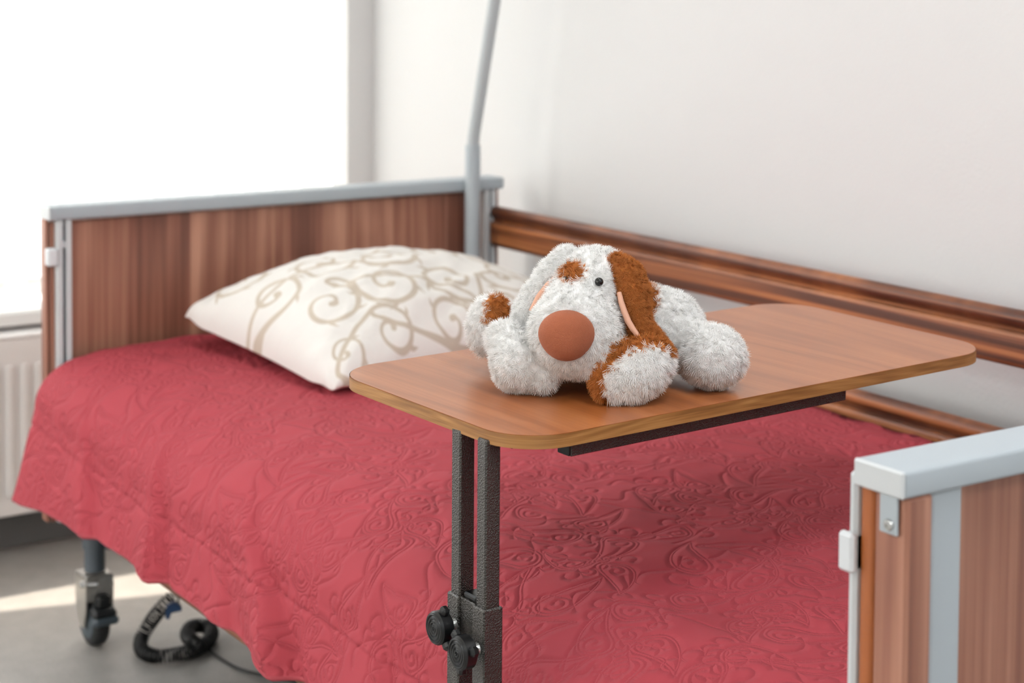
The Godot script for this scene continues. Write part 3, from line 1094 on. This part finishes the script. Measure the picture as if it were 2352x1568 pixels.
func pillow_print() -> ImageTexture:
	var w := 1400
	var h := 1000
	var im := Image.create(w, h, false, Image.FORMAT_RGB8)
	im.fill(Color(0.905, 0.885, 0.86))
	var ink := Color(0.755, 0.70, 0.635)
	var list := [[150, 170, 95, 0.4, 1, 1.25], [390, 130, 105, 2.2, -1, 1.3], [640, 190, 120, 4.0, 1, 1.35], [900, 140, 105, 1.0, -1, 1.3], [1160, 190, 120, 5.2, 1, 1.3],
		[120, 430, 110, 3.0, -1, 1.35], [360, 400, 115, 0.8, 1, 1.3], [600, 470, 130, 2.6, -1, 1.35], [870, 410, 125, 4.6, 1, 1.3], [1130, 480, 130, 0.2, -1, 1.35], [1330, 380, 80, 2.0, 1, 1.2],
		[190, 680, 115, 5.5, 1, 1.3], [450, 700, 125, 3.6, -1, 1.35], [720, 730, 120, 1.4, 1, 1.3], [1000, 700, 125, 2.9, -1, 1.3], [1270, 700, 115, 0.9, 1, 1.3],
		[110, 910, 80, 2.1, -1, 1.2], [330, 900, 90, 4.4, 1, 1.25], [590, 920, 90, 0.5, -1, 1.25], [860, 915, 95, 3.3, 1, 1.3], [1130, 905, 90, 5.0, -1, 1.3], [1340, 930, 70, 1.6, 1, 1.2]]
	for i in list.size():
		var e: Array = list[i]
		scroll(im, Vector2(e[0], e[1]), e[2], e[3], e[4], e[5], ink)
		# stem to the next scroll
		if i + 1 < list.size() and list[i + 1][0] > e[0]:
			var f: Array = list[i + 1]
			var a: Vector2 = Vector2(e[0], e[1]) + Vector2(cos(e[3]), sin(e[3])) * e[2] * 1.1
			var b: Vector2 = Vector2(f[0], f[1]) + Vector2(cos(f[3]), sin(f[3])) * f[2] * 1.1
			var c1: Vector2 = a + Vector2(-sin(e[3]), cos(e[3])) * -e[4] * 90.0
			var c2: Vector2 = b + Vector2(-sin(f[3]), cos(f[3])) * -f[4] * 90.0
			for k in 90:
				var t := k / 89.0
				stamp(im, a.bezier_interpolate(c1, c2, b, t), 9.5 - 2.0 * absf(t - 0.5), ink)
	return img_tex(im)

func build_pillow() -> void:
	var base := Vector3(0.592, 0.580, 0.292)
	var o := thing("pillow", base, "plump white pillow printed with beige scrolls leaning on the headboard", "pillow")
	var m := mat("printed_cotton", Color(1, 1, 1), 0.75)
	m.albedo_texture = pillow_print()
	m.rim_enabled = true
	m.rim = 0.25
	noise_tie(m)
	var half := Vector2(0.35, 0.262)
	var turn := Basis(Vector3.UP, deg_to_rad(7.0)) * Basis(Vector3.RIGHT, deg_to_rad(6.0))
	var fn := noise2(71, 1.0, 3)
	var rows := 70
	var cols := 96
	var b := MB.new()
	for side in 2:
		var pts := PackedVector3Array()
		var uvs := PackedVector2Array()
		for r in rows:
			for c in cols:
				var a := float(c) / (cols - 1) * 2.0 - 1.0
				var e := float(r) / (rows - 1) * 2.0 - 1.0
				var aa := sin(a * PI / 2)     # crowd the points at the seams
				var ee := sin(e * PI / 2)
				var pa := 1.0 - aa * aa
				var pe := 1.0 - ee * ee
				var x := aa * half.x * (1.0 - 0.075 * pe * absf(aa))
				var z := ee * half.y * (1.0 - 0.085 * pa * absf(ee))
				var puff := pow(pa, 0.42) * pow(pe, 0.46)
				var corner := pow(absf(aa), 5.0) * pow(absf(ee), 5.0)
				var wr := fn.get_noise_2d(aa * 2.0 + ee * 3.0, ee * 2.0 - aa) * 0.012
				wr += sin((aa * signf(ee) - absf(ee)) * 34.0) * 0.0035 * smoothstep(0.55, 0.9, absf(aa)) * smoothstep(0.35, 0.8, absf(ee)) * smoothstep(0.0, 0.1, puff)
				var y := 0.0
				if side == 0:
					y = puff * (0.150 + 0.016 * aa * -1.0 + wr) + 0.034 + corner * 0.010
				else:
					y = 0.034 - puff * 0.022 + corner * 0.010
				x *= 1.0 - 0.045 * corner
				z *= 1.0 - 0.06 * corner
				y += corner * 0.006 * sin(aa * 26.0 + ee * 19.0)
				pts.append(turn * Vector3(x, y, z))
				uvs.append(Vector2((aa + 1.0) / 2.0 * 0.98 + 0.01, (ee + 1.0) / 2.0 * 0.98 + 0.01))
		b.grid(pts, uvs, rows, cols, side == 0)
	part("pillow_case", b, m, o)

func noise_tie(m: StandardMaterial3D) -> void:
	m.heightmap_enabled = true
	var t := NoiseTexture2D.new()
	t.width = 512
	t.height = 512
	t.seamless = true
	t.noise = noise2(81, 0.012, 4)
	m.heightmap_texture = t
	m.heightmap_scale = 0.5

# ---------------------------------------------------------------- overbed table

func build_table() -> void:
	# the board sags a little towards the foot of the bed, as such cantilevered tables do
	var o := thing("overbed_table", Vector3(0.02, 0, 1.60), "wheeled overbed table with cherry wood board and hammered dark steel posts", "table")
	var at := -o.position
	var l := 0.79
	var w := 0.395
	var th := 0.0155
	var ca := 0.0477
	var ax := Vector3(cos(ca), tan(0.0098), -sin(ca)).normalized()
	var az := Vector3(sin(ca), tan(-0.0153), cos(ca))
	az = (az - ax * az.dot(ax)).normalized()
	var ay := az.cross(ax).normalized()
	var fr := Transform3D(Basis(ax, ay, az), Vector3(0.3033, 0.8054, 1.4728))
	var outline := rounded_poly(l / 2, w / 2, 0.068, 10)
	var b := MB.new()
	# section in the plane of the board: x stays, y of the outline is -z of the board
	var board := Transform3D(Basis(Vector3(1, 0, 0), Vector3(0, 0, -1), Vector3(0, 1, 0)), Vector3(0, -th, 0))
	var inner := rounded_poly(l / 2 - 0.0008, w / 2 - 0.0008, 0.0672, 10)
	b.extrude(inner, board, th)
	var top := part("tabletop", b, mats.cherry_laminate, o)
	top.transform = Transform3D(fr.basis, fr.origin + at)
	# edge banding: a thin strip round the board
	b = MB.new()
	b.extrude(outline, Transform3D(board.basis, Vector3(0, -th + 0.0004, 0)), th - 0.0008, 40.0, false)
	var eb := part("edge_banding", b, mats.oak_edge, top)
	eb.set_meta("label", "oak coloured edge band")
	# steel frame under the board
	for z in [0.163, -0.163]:
		b = MB.new()
		b.box(Vector3(-0.087, -th - 0.0105, z), Vector3(0.438, 0.020, 0.022), 0.0012)
		var bar := part("support_bar", b, mats.hammer_paint, top)
		b = MB.new()
		b.box(Vector3(-0.087 - 0.220, -th - 0.0105, z), Vector3(0.004, 0.0185, 0.0205), 0.001)
		part("plug", b, mats.black_plastic, bar)
	b = MB.new()
	b.box(Vector3(-0.345, -th - 0.004, 0.0), Vector3(0.05, 0.006, 0.30), 0.001)
	b.box(Vector3(-0.27, -th - 0.0042, 0.0), Vector3(0.15, 0.006, 0.05), 0.001)
	part("mount_plate", b, mats.hammer_paint, top)
	# two telescoping posts
	var x := -0.088
	for z: float in [1.5715, 1.624]:
		b = MB.new()
		b.box(Vector3(x + 0.010, 0.665, z), Vector3(0.020, 0.248, 0.0185), 0.0018)
		part("post_inner", b, mats.hammer_paint, o).position = at
		b = MB.new()
		b.box(Vector3(x + 0.0102, 0.331, z - 0.001), Vector3(0.0255, 0.542, 0.0242), 0.0016)
		part("post_outer", b, mats.hammer_paint, o).position = at
	# clamp plate between the outer posts, with its black plug
	b = MB.new()
	b.box(Vector3(x + 0.004, 0.577, 1.597), Vector3(0.008, 0.050, 0.031), 0.001)
	b.box(Vector3(x + 0.012, 0.577, 1.597), Vector3(0.018, 0.044, 0.028), 0.001)
	part("clamp_plate", b, mats.hammer_paint, o).position = at
	b = MB.new()
	b.box(Vector3(x + 0.012, 0.605, 1.597), Vector3(0.018, 0.007, 0.026), 0.002)
	part("plug", b, mats.black_plastic, o).position = at
	knob(o, at + Vector3(x - 0.0025, 0.569, 1.5745), 0.35)
	knob(o, at + Vector3(x - 0.0025, 0.556, 1.6225), 1.25)
	# wheeled base on the floor
	b = MB.new()
	b.box(Vector3(x + 0.01, 0.066, 1.597), Vector3(0.04, 0.026, 0.42), 0.003)
	b.box(Vector3(x + 0.28, 0.066, 1.43), Vector3(0.56, 0.026, 0.03), 0.003)
	b.box(Vector3(x + 0.28, 0.066, 1.76), Vector3(0.56, 0.026, 0.03), 0.003)
	part("base", b, mats.hammer_paint, o).position = at
	for p in [Vector3(x + 0.01, 0, 1.42), Vector3(x + 0.01, 0, 1.77), Vector3(x + 0.53, 0, 1.43), Vector3(x + 0.53, 0, 1.76)]:
		b = MB.new()
		b.box(p + Vector3(0, 0.046, 0), Vector3(0.022, 0.018, 0.022), 0.002)
		b.lathe(PackedVector2Array([Vector2(0, -0.010), Vector2(0.022, -0.010), Vector2(0.025, -0.007), Vector2(0.025, 0.007), Vector2(0.022, 0.010), Vector2(0, 0.010)]), Transform3D(Basis(Vector3(0, 1, 0), Vector3(-1, 0, 0), Vector3(0, 0, 1)), p + Vector3(0, 0.0255, 0)), 20)
		part("castor", b, mats.black_plastic, o).position = at

func knob(o: Node, at: Vector3, turn: float) -> void:
	# three-lobed hand knob, its ringed face turned away from the bed
	var fr := Basis(Vector3(0, 0, 1), Vector3(-1, 0, 0), Vector3(0, -1, 0))   # y of the lathe -> -x
	var b := MB.new()
	var prof := PackedVector2Array([Vector2(0.0165, 0.010), Vector2(0.0185, 0.012), Vector2(0.0188, 0.024), Vector2(0.0172, 0.0268)])
	for k in 4:
		var r := 0.0165 - k * 0.004
		prof.append(Vector2(r, 0.0268)); prof.append(Vector2(r - 0.0008, 0.0278)); prof.append(Vector2(r - 0.0020, 0.0278)); prof.append(Vector2(r - 0.0028, 0.0264))
	prof.append(Vector2(0, 0.0264))
	b.lathe(prof, Transform3D(fr, Vector3.ZERO), 36, 30.0)
	b.lathe(PackedVector2Array([Vector2(0, 0.010), Vector2(0.0165, 0.010)]), Transform3D(fr, Vector3.ZERO), 36)
	for k in 3:
		var a := turn + TAU * k / 3
		var d := fr * Vector3(sin(a), 0, -cos(a))
		var c := fr * Vector3(0, 0.0175, 0) + d * 0.0215
		var side := fr.y.normalized()
		b.box(c, Vector3(0.011, 0.0105, 0.010), 0.0028, Basis(side.cross(d).normalized(), d, side))
	var kn := part("knob", b, mats.black_plastic, o)
	kn.position = at
	b = MB.new()
	b.lathe(PackedVector2Array([Vector2(0.0075, -0.002), Vector2(0.0065, 0.004), Vector2(0.005, 0.0105)]), Transform3D(fr, Vector3.ZERO), 18)
	part("threaded_stem", b, mats.screw_steel, kn)

# ---------------------------------------------------------------- coiled hand-control cable

func build_cable() -> void:
	var o := thing("coiled_cable", Vector3(0.22, 0, 0.06), "black coiled hand control cable lying on the floor under the bed", "cable")
	var at := -o.position
	var path := Curve3D.new()
	path.add_point(Vector3(0.262, 0.185, 0.10))
	path.add_point(Vector3(0.225, 0.128, 0.095))
	for p in [[372, 1395, 0.085], [345, 1430, 0.05], [325, 1466, 0.022], [326, 1492, 0.0165], [352, 1506, 0.0165], [395, 1504, 0.0165], [440, 1494, 0.0165], [476, 1474, 0.0165], [486, 1450, 0.018], [468, 1437, 0.020], [440, 1440, 0.024], [430, 1458, 0.029], [446, 1476, 0.036]]:
		path.add_point(on_height(p[0], p[1], p[2]))
	for i in path.point_count:
		var a := path.get_point_position(maxi(i - 1, 0))
		var c := path.get_point_position(mini(i + 1, path.point_count - 1))
		path.set_point_in(i, (a - c) / 6.0)
		path.set_point_out(i, (c - a) / 6.0)
	var total := path.get_baked_length()
	var pts := PackedVector3Array()
	var ang := 0.0
	var s := 0.0
	var side := Vector3.RIGHT
	while s < total:
		var p := path.sample_baked(s, true)
		var t := (path.sample_baked(minf(s + 0.003, total), true) - path.sample_baked(maxf(s - 0.003, 0), true)).normalized()
		side = (side - t * side.dot(t)).normalized()
		var bi := t.cross(side)
		var pitch := lerpf(0.0135, 0.0070, smoothstep(0.05, 0.19, s))
		pts.append(p + (side * cos(ang) + bi * sin(ang)) * 0.0125)
		ang += TAU / 14.0
		s += pitch / 14.0
	var b := MB.new()
	b.tube(pts, 0.0021, 6)
	part("coil", b, mats.black_cable, o).position = at
	b = MB.new()
	var lead := Curve3D.new()
	for p in [[446, 1476, 0.036], [472, 1486, 0.012], [500, 1508, 0.003], [545, 1534, 0.003], [600, 1550, 0.003], [700, 1570, 0.003], [860, 1600, 0.003], [1050, 1700, 0.003]]:
		lead.add_point(on_height(p[0], p[1], p[2]))
	for i in lead.point_count:
		var a := lead.get_point_position(maxi(i - 1, 0))
		var c := lead.get_point_position(mini(i + 1, lead.point_count - 1))
		lead.set_point_in(i, (a - c) / 6.0)
		lead.set_point_out(i, (c - a) / 6.0)
	b.tube(lead.tessellate(4, 3), 0.0028, 8)
	part("lead", b, mats.black_cable, o).position = at
	b = MB.new()
	var clip := PackedVector2Array()
	for k in 13:
		var a := PI * k / 12.0
		clip.append(Vector2(cos(a) * 0.015, sin(a) * 0.015))
	clip.append(Vector2(-0.015, -0.014)); clip.append(Vector2(-0.008, -0.016)); clip.append(Vector2(-0.004, -0.004))
	b.extrude(reversed_poly(clip), Transform3D(Basis(Vector3.UP, -0.5), on_height(400, 1398, 0.098)), 0.012)
	part("cable_clip", b, mats.blue_plastic, o).position = at

# ---------------------------------------------------------------- plush dog

var prim: Array = []

func ell(c: Vector3, r: Vector3, bas: Basis) -> Array:
	return [0, c, r, bas.inverse()]

func cps(a: Vector3, b: Vector3, ra: float, rb: float) -> Array:
	return [1, a, b, ra, rb]

func sdf(p: Vector3, list: Array, k: float) -> float:
	var d := 10.0
	for e: Array in list:
		var q: float
		if e[0] == 0:
			var l: Vector3 = (e[3] as Basis) * (p - (e[1] as Vector3))
			var r: Vector3 = e[2]
			var k0 := (l / r).length()
			var k1 := (l / (r * r)).length()
			q = k0 * (k0 - 1.0) / maxf(k1, 1e-6)
		else:
			var a: Vector3 = e[1]
			var ba: Vector3 = (e[2] as Vector3) - a
			var h := clampf((p - a).dot(ba) / ba.length_squared(), 0.0, 1.0)
			q = (p - a - ba * h).length() - lerpf(e[3], e[4], h)
		var m := maxf(k - absf(d - q), 0.0) / k
		d = minf(d, q) - m * m * k * 0.25
	return d

func surface_nets(list: Array, k: float, cell: float, floor_y: float, paint: Callable) -> MB:
	var lo := Vector3(9, 9, 9)
	var hi := -lo
	for e: Array in list:
		if e[0] == 0:
			var r: Vector3 = e[2]
			var m := maxf(r.x, maxf(r.y, r.z))
			lo = lo.min(e[1] - Vector3(m, m, m)); hi = hi.max(e[1] + Vector3(m, m, m))
		else:
			for q in 2:
				var m: float = e[3 + q]
				lo = lo.min(e[1 + q] - Vector3(m, m, m)); hi = hi.max(e[1 + q] + Vector3(m, m, m))
	lo -= Vector3.ONE * cell * 3.0
	hi += Vector3.ONE * cell * 3.0
	var nx := int((hi.x - lo.x) / cell) + 1
	var ny := int((hi.y - lo.y) / cell) + 1
	var nz := int((hi.z - lo.z) / cell) + 1
	var f := PackedFloat32Array()
	f.resize(nx * ny * nz)
	for z in nz:
		for y in ny:
			var py := lo.y + y * cell
			var cut := floor_y - py
			for x in nx:
				f[(z * ny + y) * nx + x] = maxf(sdf(Vector3(lo.x + x * cell, py, lo.z + z * cell), list, k), cut)
	var mb := MB.new()
	mb.use_col = true
	var at := {}
	var offs := [0, 1, nx, nx + 1, nx * ny, nx * ny + 1, nx * ny + nx, nx * ny + nx + 1]
	for z in nz - 1:
		for y in ny - 1:
			for x in nx - 1:
				var i := (z * ny + y) * nx + x
				var mask := 0
				for c in 8:
					if f[i + offs[c]] < 0.0:
						mask |= 1 << c
				if mask == 0 or mask == 255:
					continue
				var sum := Vector3.ZERO
				var n := 0
				for c in 8:
					for ax in 3:
						var c2 := c | (1 << ax)
						if c2 == c:
							continue
						var f1 := f[i + offs[c]]
						var f2 := f[i + offs[c2]]
						if (f1 < 0.0) != (f2 < 0.0):
							var t := f1 / (f1 - f2)
							var p := Vector3(c & 1, (c >> 1) & 1, (c >> 2) & 1)
							p[ax] += t
							sum += p
							n += 1
				var w := lo + (Vector3(x, y, z) + sum / n) * cell
				var e := cell * 0.5
				var g := Vector3(sdf(w + Vector3(e, 0, 0), list, k) - sdf(w - Vector3(e, 0, 0), list, k), sdf(w + Vector3(0, e, 0), list, k) - sdf(w - Vector3(0, e, 0), list, k), sdf(w + Vector3(0, 0, e), list, k) - sdf(w - Vector3(0, 0, e), list, k)).normalized()
				at[i] = mb.vert(w, g, Vector2.ZERO, paint.call(w))
	var sx := 1
	var sy := nx
	var sz := nx * ny
	for z in range(1, nz - 1):
		for y in range(1, ny - 1):
			for x in range(1, nx - 1):
				var i := (z * ny + y) * nx + x
				var s0 := f[i] < 0.0
				for ax in 3:
					var j: int = i + [sx, sy, sz][ax]
					var s1 := f[j] < 0.0
					if s0 == s1:
						continue
					var d1: int = [sy, sz, sx][ax]
					var d2: int = [sz, sx, sy][ax]
					var a: int = at[i - d1 - d2]
					var b: int = at[i - d2]
					var c: int = at[i]
					var d: int = at[i - d1]
					if s0:
						mb.tri(a, b, c); mb.tri(a, c, d)
					else:
						mb.tri(a, c, b); mb.tri(a, d, c)
	return mb

# pile: tufts of three tapering fibres, scattered over a skin
func add_fur(parent: Node, skin: MB, count: int, length: float, keep: Callable, origin: Vector3, r: RandomNumberGenerator) -> void:
	var acc := PackedFloat32Array()
	var tot := 0.0
	for k in skin.idx.size() / 3:
		tot += (skin.v[skin.idx[k * 3 + 1]] - skin.v[skin.idx[k * 3]]).cross(skin.v[skin.idx[k * 3 + 2]] - skin.v[skin.idx[k * 3]]).length()
		acc.append(tot)
	var places: Array[Transform3D] = []
	var tints := PackedColorArray()
	for i in count:
		var k := acc.bsearch(r.randf() * tot)
		k = mini(k, acc.size() - 1)
		var a := r.randf()
		var b := r.randf()
		if a + b > 1.0:
			a = 1.0 - a
			b = 1.0 - b
		var i0 := skin.idx[k * 3]
		var i1 := skin.idx[k * 3 + 1]
		var i2 := skin.idx[k * 3 + 2]
		var p := skin.v[i0] * (1 - a - b) + skin.v[i1] * a + skin.v[i2] * b
		var nn := (skin.n[i0] * (1 - a - b) + skin.n[i1] * a + skin.n[i2] * b).normalized()
		var lf: float = keep.call(p)
		if lf <= 0.0:
			continue
		var comb := Vector3(r.randfn(), r.randfn(), r.randfn()) * 0.6 + Vector3(0, -0.55, 0)
		comb = (comb - nn * comb.dot(nn)).normalized()
		var up := (nn * r.randf_range(0.12, 0.5) + comb * 0.85).normalized()
		var face := (nn - up * nn.dot(up)).normalized()
		var sd := up.cross(face).normalized()
		var ln := length * lf * r.randf_range(0.65, 1.2)
		places.append(Transform3D(Basis(sd * ln, up * ln, face * ln), p - nn * 0.0008 - origin))
		var c := skin.col[i0]
		var j := r.randf_range(0.9, 1.06)
		tints.append(Color(minf(c.r * j, 0.97), minf(c.g * j, 0.96), minf(c.b * j, 0.95)))
	var blade := MB.new()
	for q in 3:
		var turn := (q - 1) * 0.30
		var d := Vector3(sin(turn), cos(turn), 0)
		var wd := Vector3(cos(turn), -sin(turn), 0)
		var z0 := 0.02 * q
		var rows: Array[Vector3] = [Vector3(0.05 * (q - 1), 0, z0), d * 0.55 + Vector3(0, 0, 0.05 + z0), d + Vector3(0, 0, 0.17 + z0)]
		var wide := [0.052, 0.05, 0.010]
		var o := blade.v.size()
		for k in 3:
			blade.vert(rows[k] - wd * wide[k], Vector3(-0.35, -0.1, 1).normalized())
			blade.vert(rows[k] + wd * wide[k], Vector3(0.35, -0.1, 1).normalized())
		for k in 2:
			blade.tri(o + k * 2, o + k * 2 + 1, o + k * 2 + 3)
			blade.tri(o + k * 2, o + k * 2 + 3, o + k * 2 + 2)
	var mm := MultiMesh.new()
	mm.transform_format = MultiMesh.TRANSFORM_3D
	mm.use_colors = true
	mm.mesh = blade.commit()
	mm.instance_count = places.size()
	for i in places.size():
		mm.set_instance_transform(i, places[i])
		mm.set_instance_color(i, tints[i])
	var mi := MultiMeshInstance3D.new()
	mi.name = "fur"
	mi.multimesh = mm
	mi.material_override = mats.fur_fibre
	mi.set_meta("kind", "stuff")
	parent.add_child(mi, true)

func shift(mb: MB, by: Vector3) -> ArrayMesh:
	var c := MB.new()
	c.use_col = mb.use_col
	c.v = mb.v.duplicate()
	for i in c.v.size():
		c.v[i] -= by
	c.n = mb.n
	c.uv = mb.uv
	c.col = mb.col
	c.idx = mb.idx
	return c.commit()

const WHITE_PLUSH := Color(0.96, 0.95, 0.93)
const RUST_PLUSH := Color(0.50, 0.175, 0.035)

func build_dog() -> void:
	var r := RandomNumberGenerator.new()
	r.seed = 99
	var table_y := 0.8036
	var base := Vector3(0.165, table_y, 1.55)
	var o := thing("plush_dog", base, "fluffy white plush dog with rust patches lying on the overbed table", "plush toy")
	var yaw := Basis(Vector3.UP, CAMERA_TURN.y)      # x along the dog's breadth as it lies, z towards its face
	var tilt := func(deg: float) -> Basis: return yaw * Basis(Vector3(0, 0, 1), deg_to_rad(deg))
	var body := [
		ell(pt(1325, 764, 2.118), Vector3(0.0555, 0.0525, 0.050), yaw),                 # muzzle
		ell(pt(1366, 664, 2.172), Vector3(0.050, 0.0495, 0.050), yaw),                  # head
		cps(pt(1340, 700, 2.15), pt(1372, 690, 2.19), 0.045, 0.044),
		cps(pt(1445, 735, 2.250), pt(1532, 752, 2.225), 0.050, 0.0445),                 # trunk
		cps(pt(1300, 770, 2.255), pt(1460, 755, 2.250), 0.040, 0.044),
		ell(pt(1636, 820, 2.158), Vector3(0.0395, 0.0360, 0.038), yaw),                 # hind paw beside the trunk
		cps(pt(1545, 775, 2.215), pt(1620, 810, 2.175), 0.034, 0.030),
		ell(pt(1453, 853, 2.090), Vector3(0.0525, 0.0355, 0.029), tilt.call(31.0)),                     # front paw showing its sole
		cps(pt(1470, 830, 2.125), pt(1455, 775, 2.20), 0.025, 0.030),
		cps(pt(1158, 778, 2.150), pt(1195, 835, 2.135), 0.021, 0.031),                  # other front leg and paw
		cps(pt(1195, 835, 2.135), pt(1250, 868, 2.118), 0.030, 0.0165),
		cps(pt(1185, 795, 2.165), pt(1310, 770, 2.240), 0.025, 0.030),
		ell(pt(1124, 744, 2.245), Vector3(0.0265, 0.0375, 0.022), tilt.call(-14.0)),    # hind foot poking out
		cps(pt(1140, 765, 2.25), pt(1290, 770, 2.265), 0.022, 0.032),
	]
	var patches := [                                       # rust coloured pieces: centre, radii, axes, first and last piece of the body they lie on
		[pt(1308, 622, 2.128), Vector3(0.0155, 0.0125, 0.030), tilt.call(12.0), 0, 2],
		[pt(1145, 712, 2.235), Vector3(0.0185, 0.0245, 0.032), tilt.call(-20.0), 12, 13],
		[pt(1480, 676, 2.215), Vector3(0.0135, 0.030, 0.050), yaw, 3, 4],
	]
	var sole_c := pt(1466, 866, 2.066)
	var panel_c := pt(1432, 838, 2.090)
	var sole_b: Basis = (tilt.call(31.0) as Basis).inverse()
	var paint := func(p: Vector3) -> Color:
		var near := 0
		var best := 9.0
		for i in body.size():
			var d := sdf(p, [body[i]], 0.001)
			if d < best:
				best = d
				near = i
		for e in patches:
			if near >= e[3] and near <= e[4] and (((e[2] as Basis).inverse() * (p - (e[0] as Vector3))) / (e[1] as Vector3)).length() < 1.0:
				return RUST_PLUSH
		if near == 7 or near == 8:
			var q: Vector3 = sole_b * (p - sole_c)
			var e: Vector3 = sole_b * (p - panel_c)
			if (q / Vector3(0.0455, 0.0300, 0.040)).length() > 1.0 and (e / Vector3(0.066, 0.034, 0.070)).length() < 1.0:
				return RUST_PLUSH
		return WHITE_PLUSH
	var skin := surface_nets(body, 0.012, 0.0042, table_y + 0.003, paint)
	var bodyn := put_mesh("body", shift(skin, base), mats.plush_skin, o)
	var nose_c := pt(1301, 766, 2.070)
	var pile := func(p: Vector3) -> float:
		return 0.0 if p.distance_to(nose_c) < 0.026 else 1.0
	add_fur(bodyn, skin, 32000, 0.0095, pile, base, r)
	# ears: flaps hanging from the crown, lined with pink satin
	var every := func(_p: Vector3) -> float: return 0.95
	var el := chain([[1300, 598, 2.185, 0.017], [1268, 636, 2.183, 0.0165], [1238, 676, 2.18, 0.0155], [1212, 716, 2.176, 0.0145], [1200, 742, 2.172, 0.012]])
	var ms := surface_nets(el, 0.012, 0.0042, table_y, func(_p: Vector3) -> Color: return WHITE_PLUSH)
	var ear := put_mesh("ear", shift(ms, base), mats.plush_skin, o)
	ear.set_meta("label", "white ear")
	add_fur(ear, ms, 5000, 0.0085, every, base, r)
	lining(ear, [pt(1284, 634, 2.156), pt(1262, 656, 2.158), pt(1240, 684, 2.157), pt(1222, 716, 2.155)], 0.006, base)
	var er := chain([[1418, 606, 2.150, 0.0125], [1440, 634, 2.140, 0.0165], [1454, 676, 2.130, 0.0165], [1458, 716, 2.122, 0.015], [1468, 752, 2.116, 0.0135], [1496, 784, 2.110, 0.0125], [1528, 812, 2.104, 0.011]])
	ms = surface_nets(er, 0.012, 0.0042, table_y, func(_p: Vector3) -> Color: return RUST_PLUSH)
	ear = put_mesh("ear", shift(ms, base), mats.plush_skin, o)
	ear.set_meta("label", "rust coloured ear with pink lining")
	add_fur(ear, ms, 8000, 0.0075, every, base, r)
	lining(ear, [pt(1422, 672, 2.110), pt(1427, 694, 2.104), pt(1434, 716, 2.099), pt(1443, 738, 2.095), pt(1454, 756, 2.092), pt(1466, 772, 2.090)], 0.0038, base)
	# nose
	var b := MB.new()
	var np := [ell(nose_c, Vector3(0.0325, 0.0272, 0.022), yaw), ell(nose_c + Vector3(0, -0.012, 0) + yaw * Vector3(0, 0, 0.001), Vector3(0.020, 0.0175, 0.019), yaw)]
	var nm := surface_nets(np, 0.012, 0.0032, table_y, func(_p: Vector3) -> Color: return Color.WHITE)
	put_mesh("nose", shift(nm, base), mats.nose_velour, o)
	# eyes
	for e in [pt(1376, 647, 2.112), pt(1304, 640, 2.131)]:
		b = MB.new()
		var prof := PackedVector2Array()
		for k in 11:
			var a := -PI / 2 + PI * k / 10.0
			prof.append(Vector2(cos(a), sin(a)) * 0.0052)
		b.lathe(prof, Transform3D(Basis.IDENTITY, e - base), 18, 60.0)
		part("eye", b, mats.eye_bead, o)

func chain(list: Array) -> Array:
	var out := []
	for k in list.size() - 1:
		var a: Array = list[k]
		var c: Array = list[k + 1]
		out.append(cps(pt(a[0], a[1], a[2]), pt(c[0], c[1], c[2]), a[3], c[3]))
	return out

func lining(ear: Node, pts: Array, wide: float, base: Vector3) -> void:
	var p := PackedVector3Array()
	var rad := []
	for k in pts.size():
		p.append((pts[k] as Vector3) - base)
		rad.append(wide * (0.75 + 0.25 * sin(PI * k / (pts.size() - 1))))
	var b := MB.new()
	b.tube(p, rad, 10)
	part("lining", b, mats.pink_satin, ear)
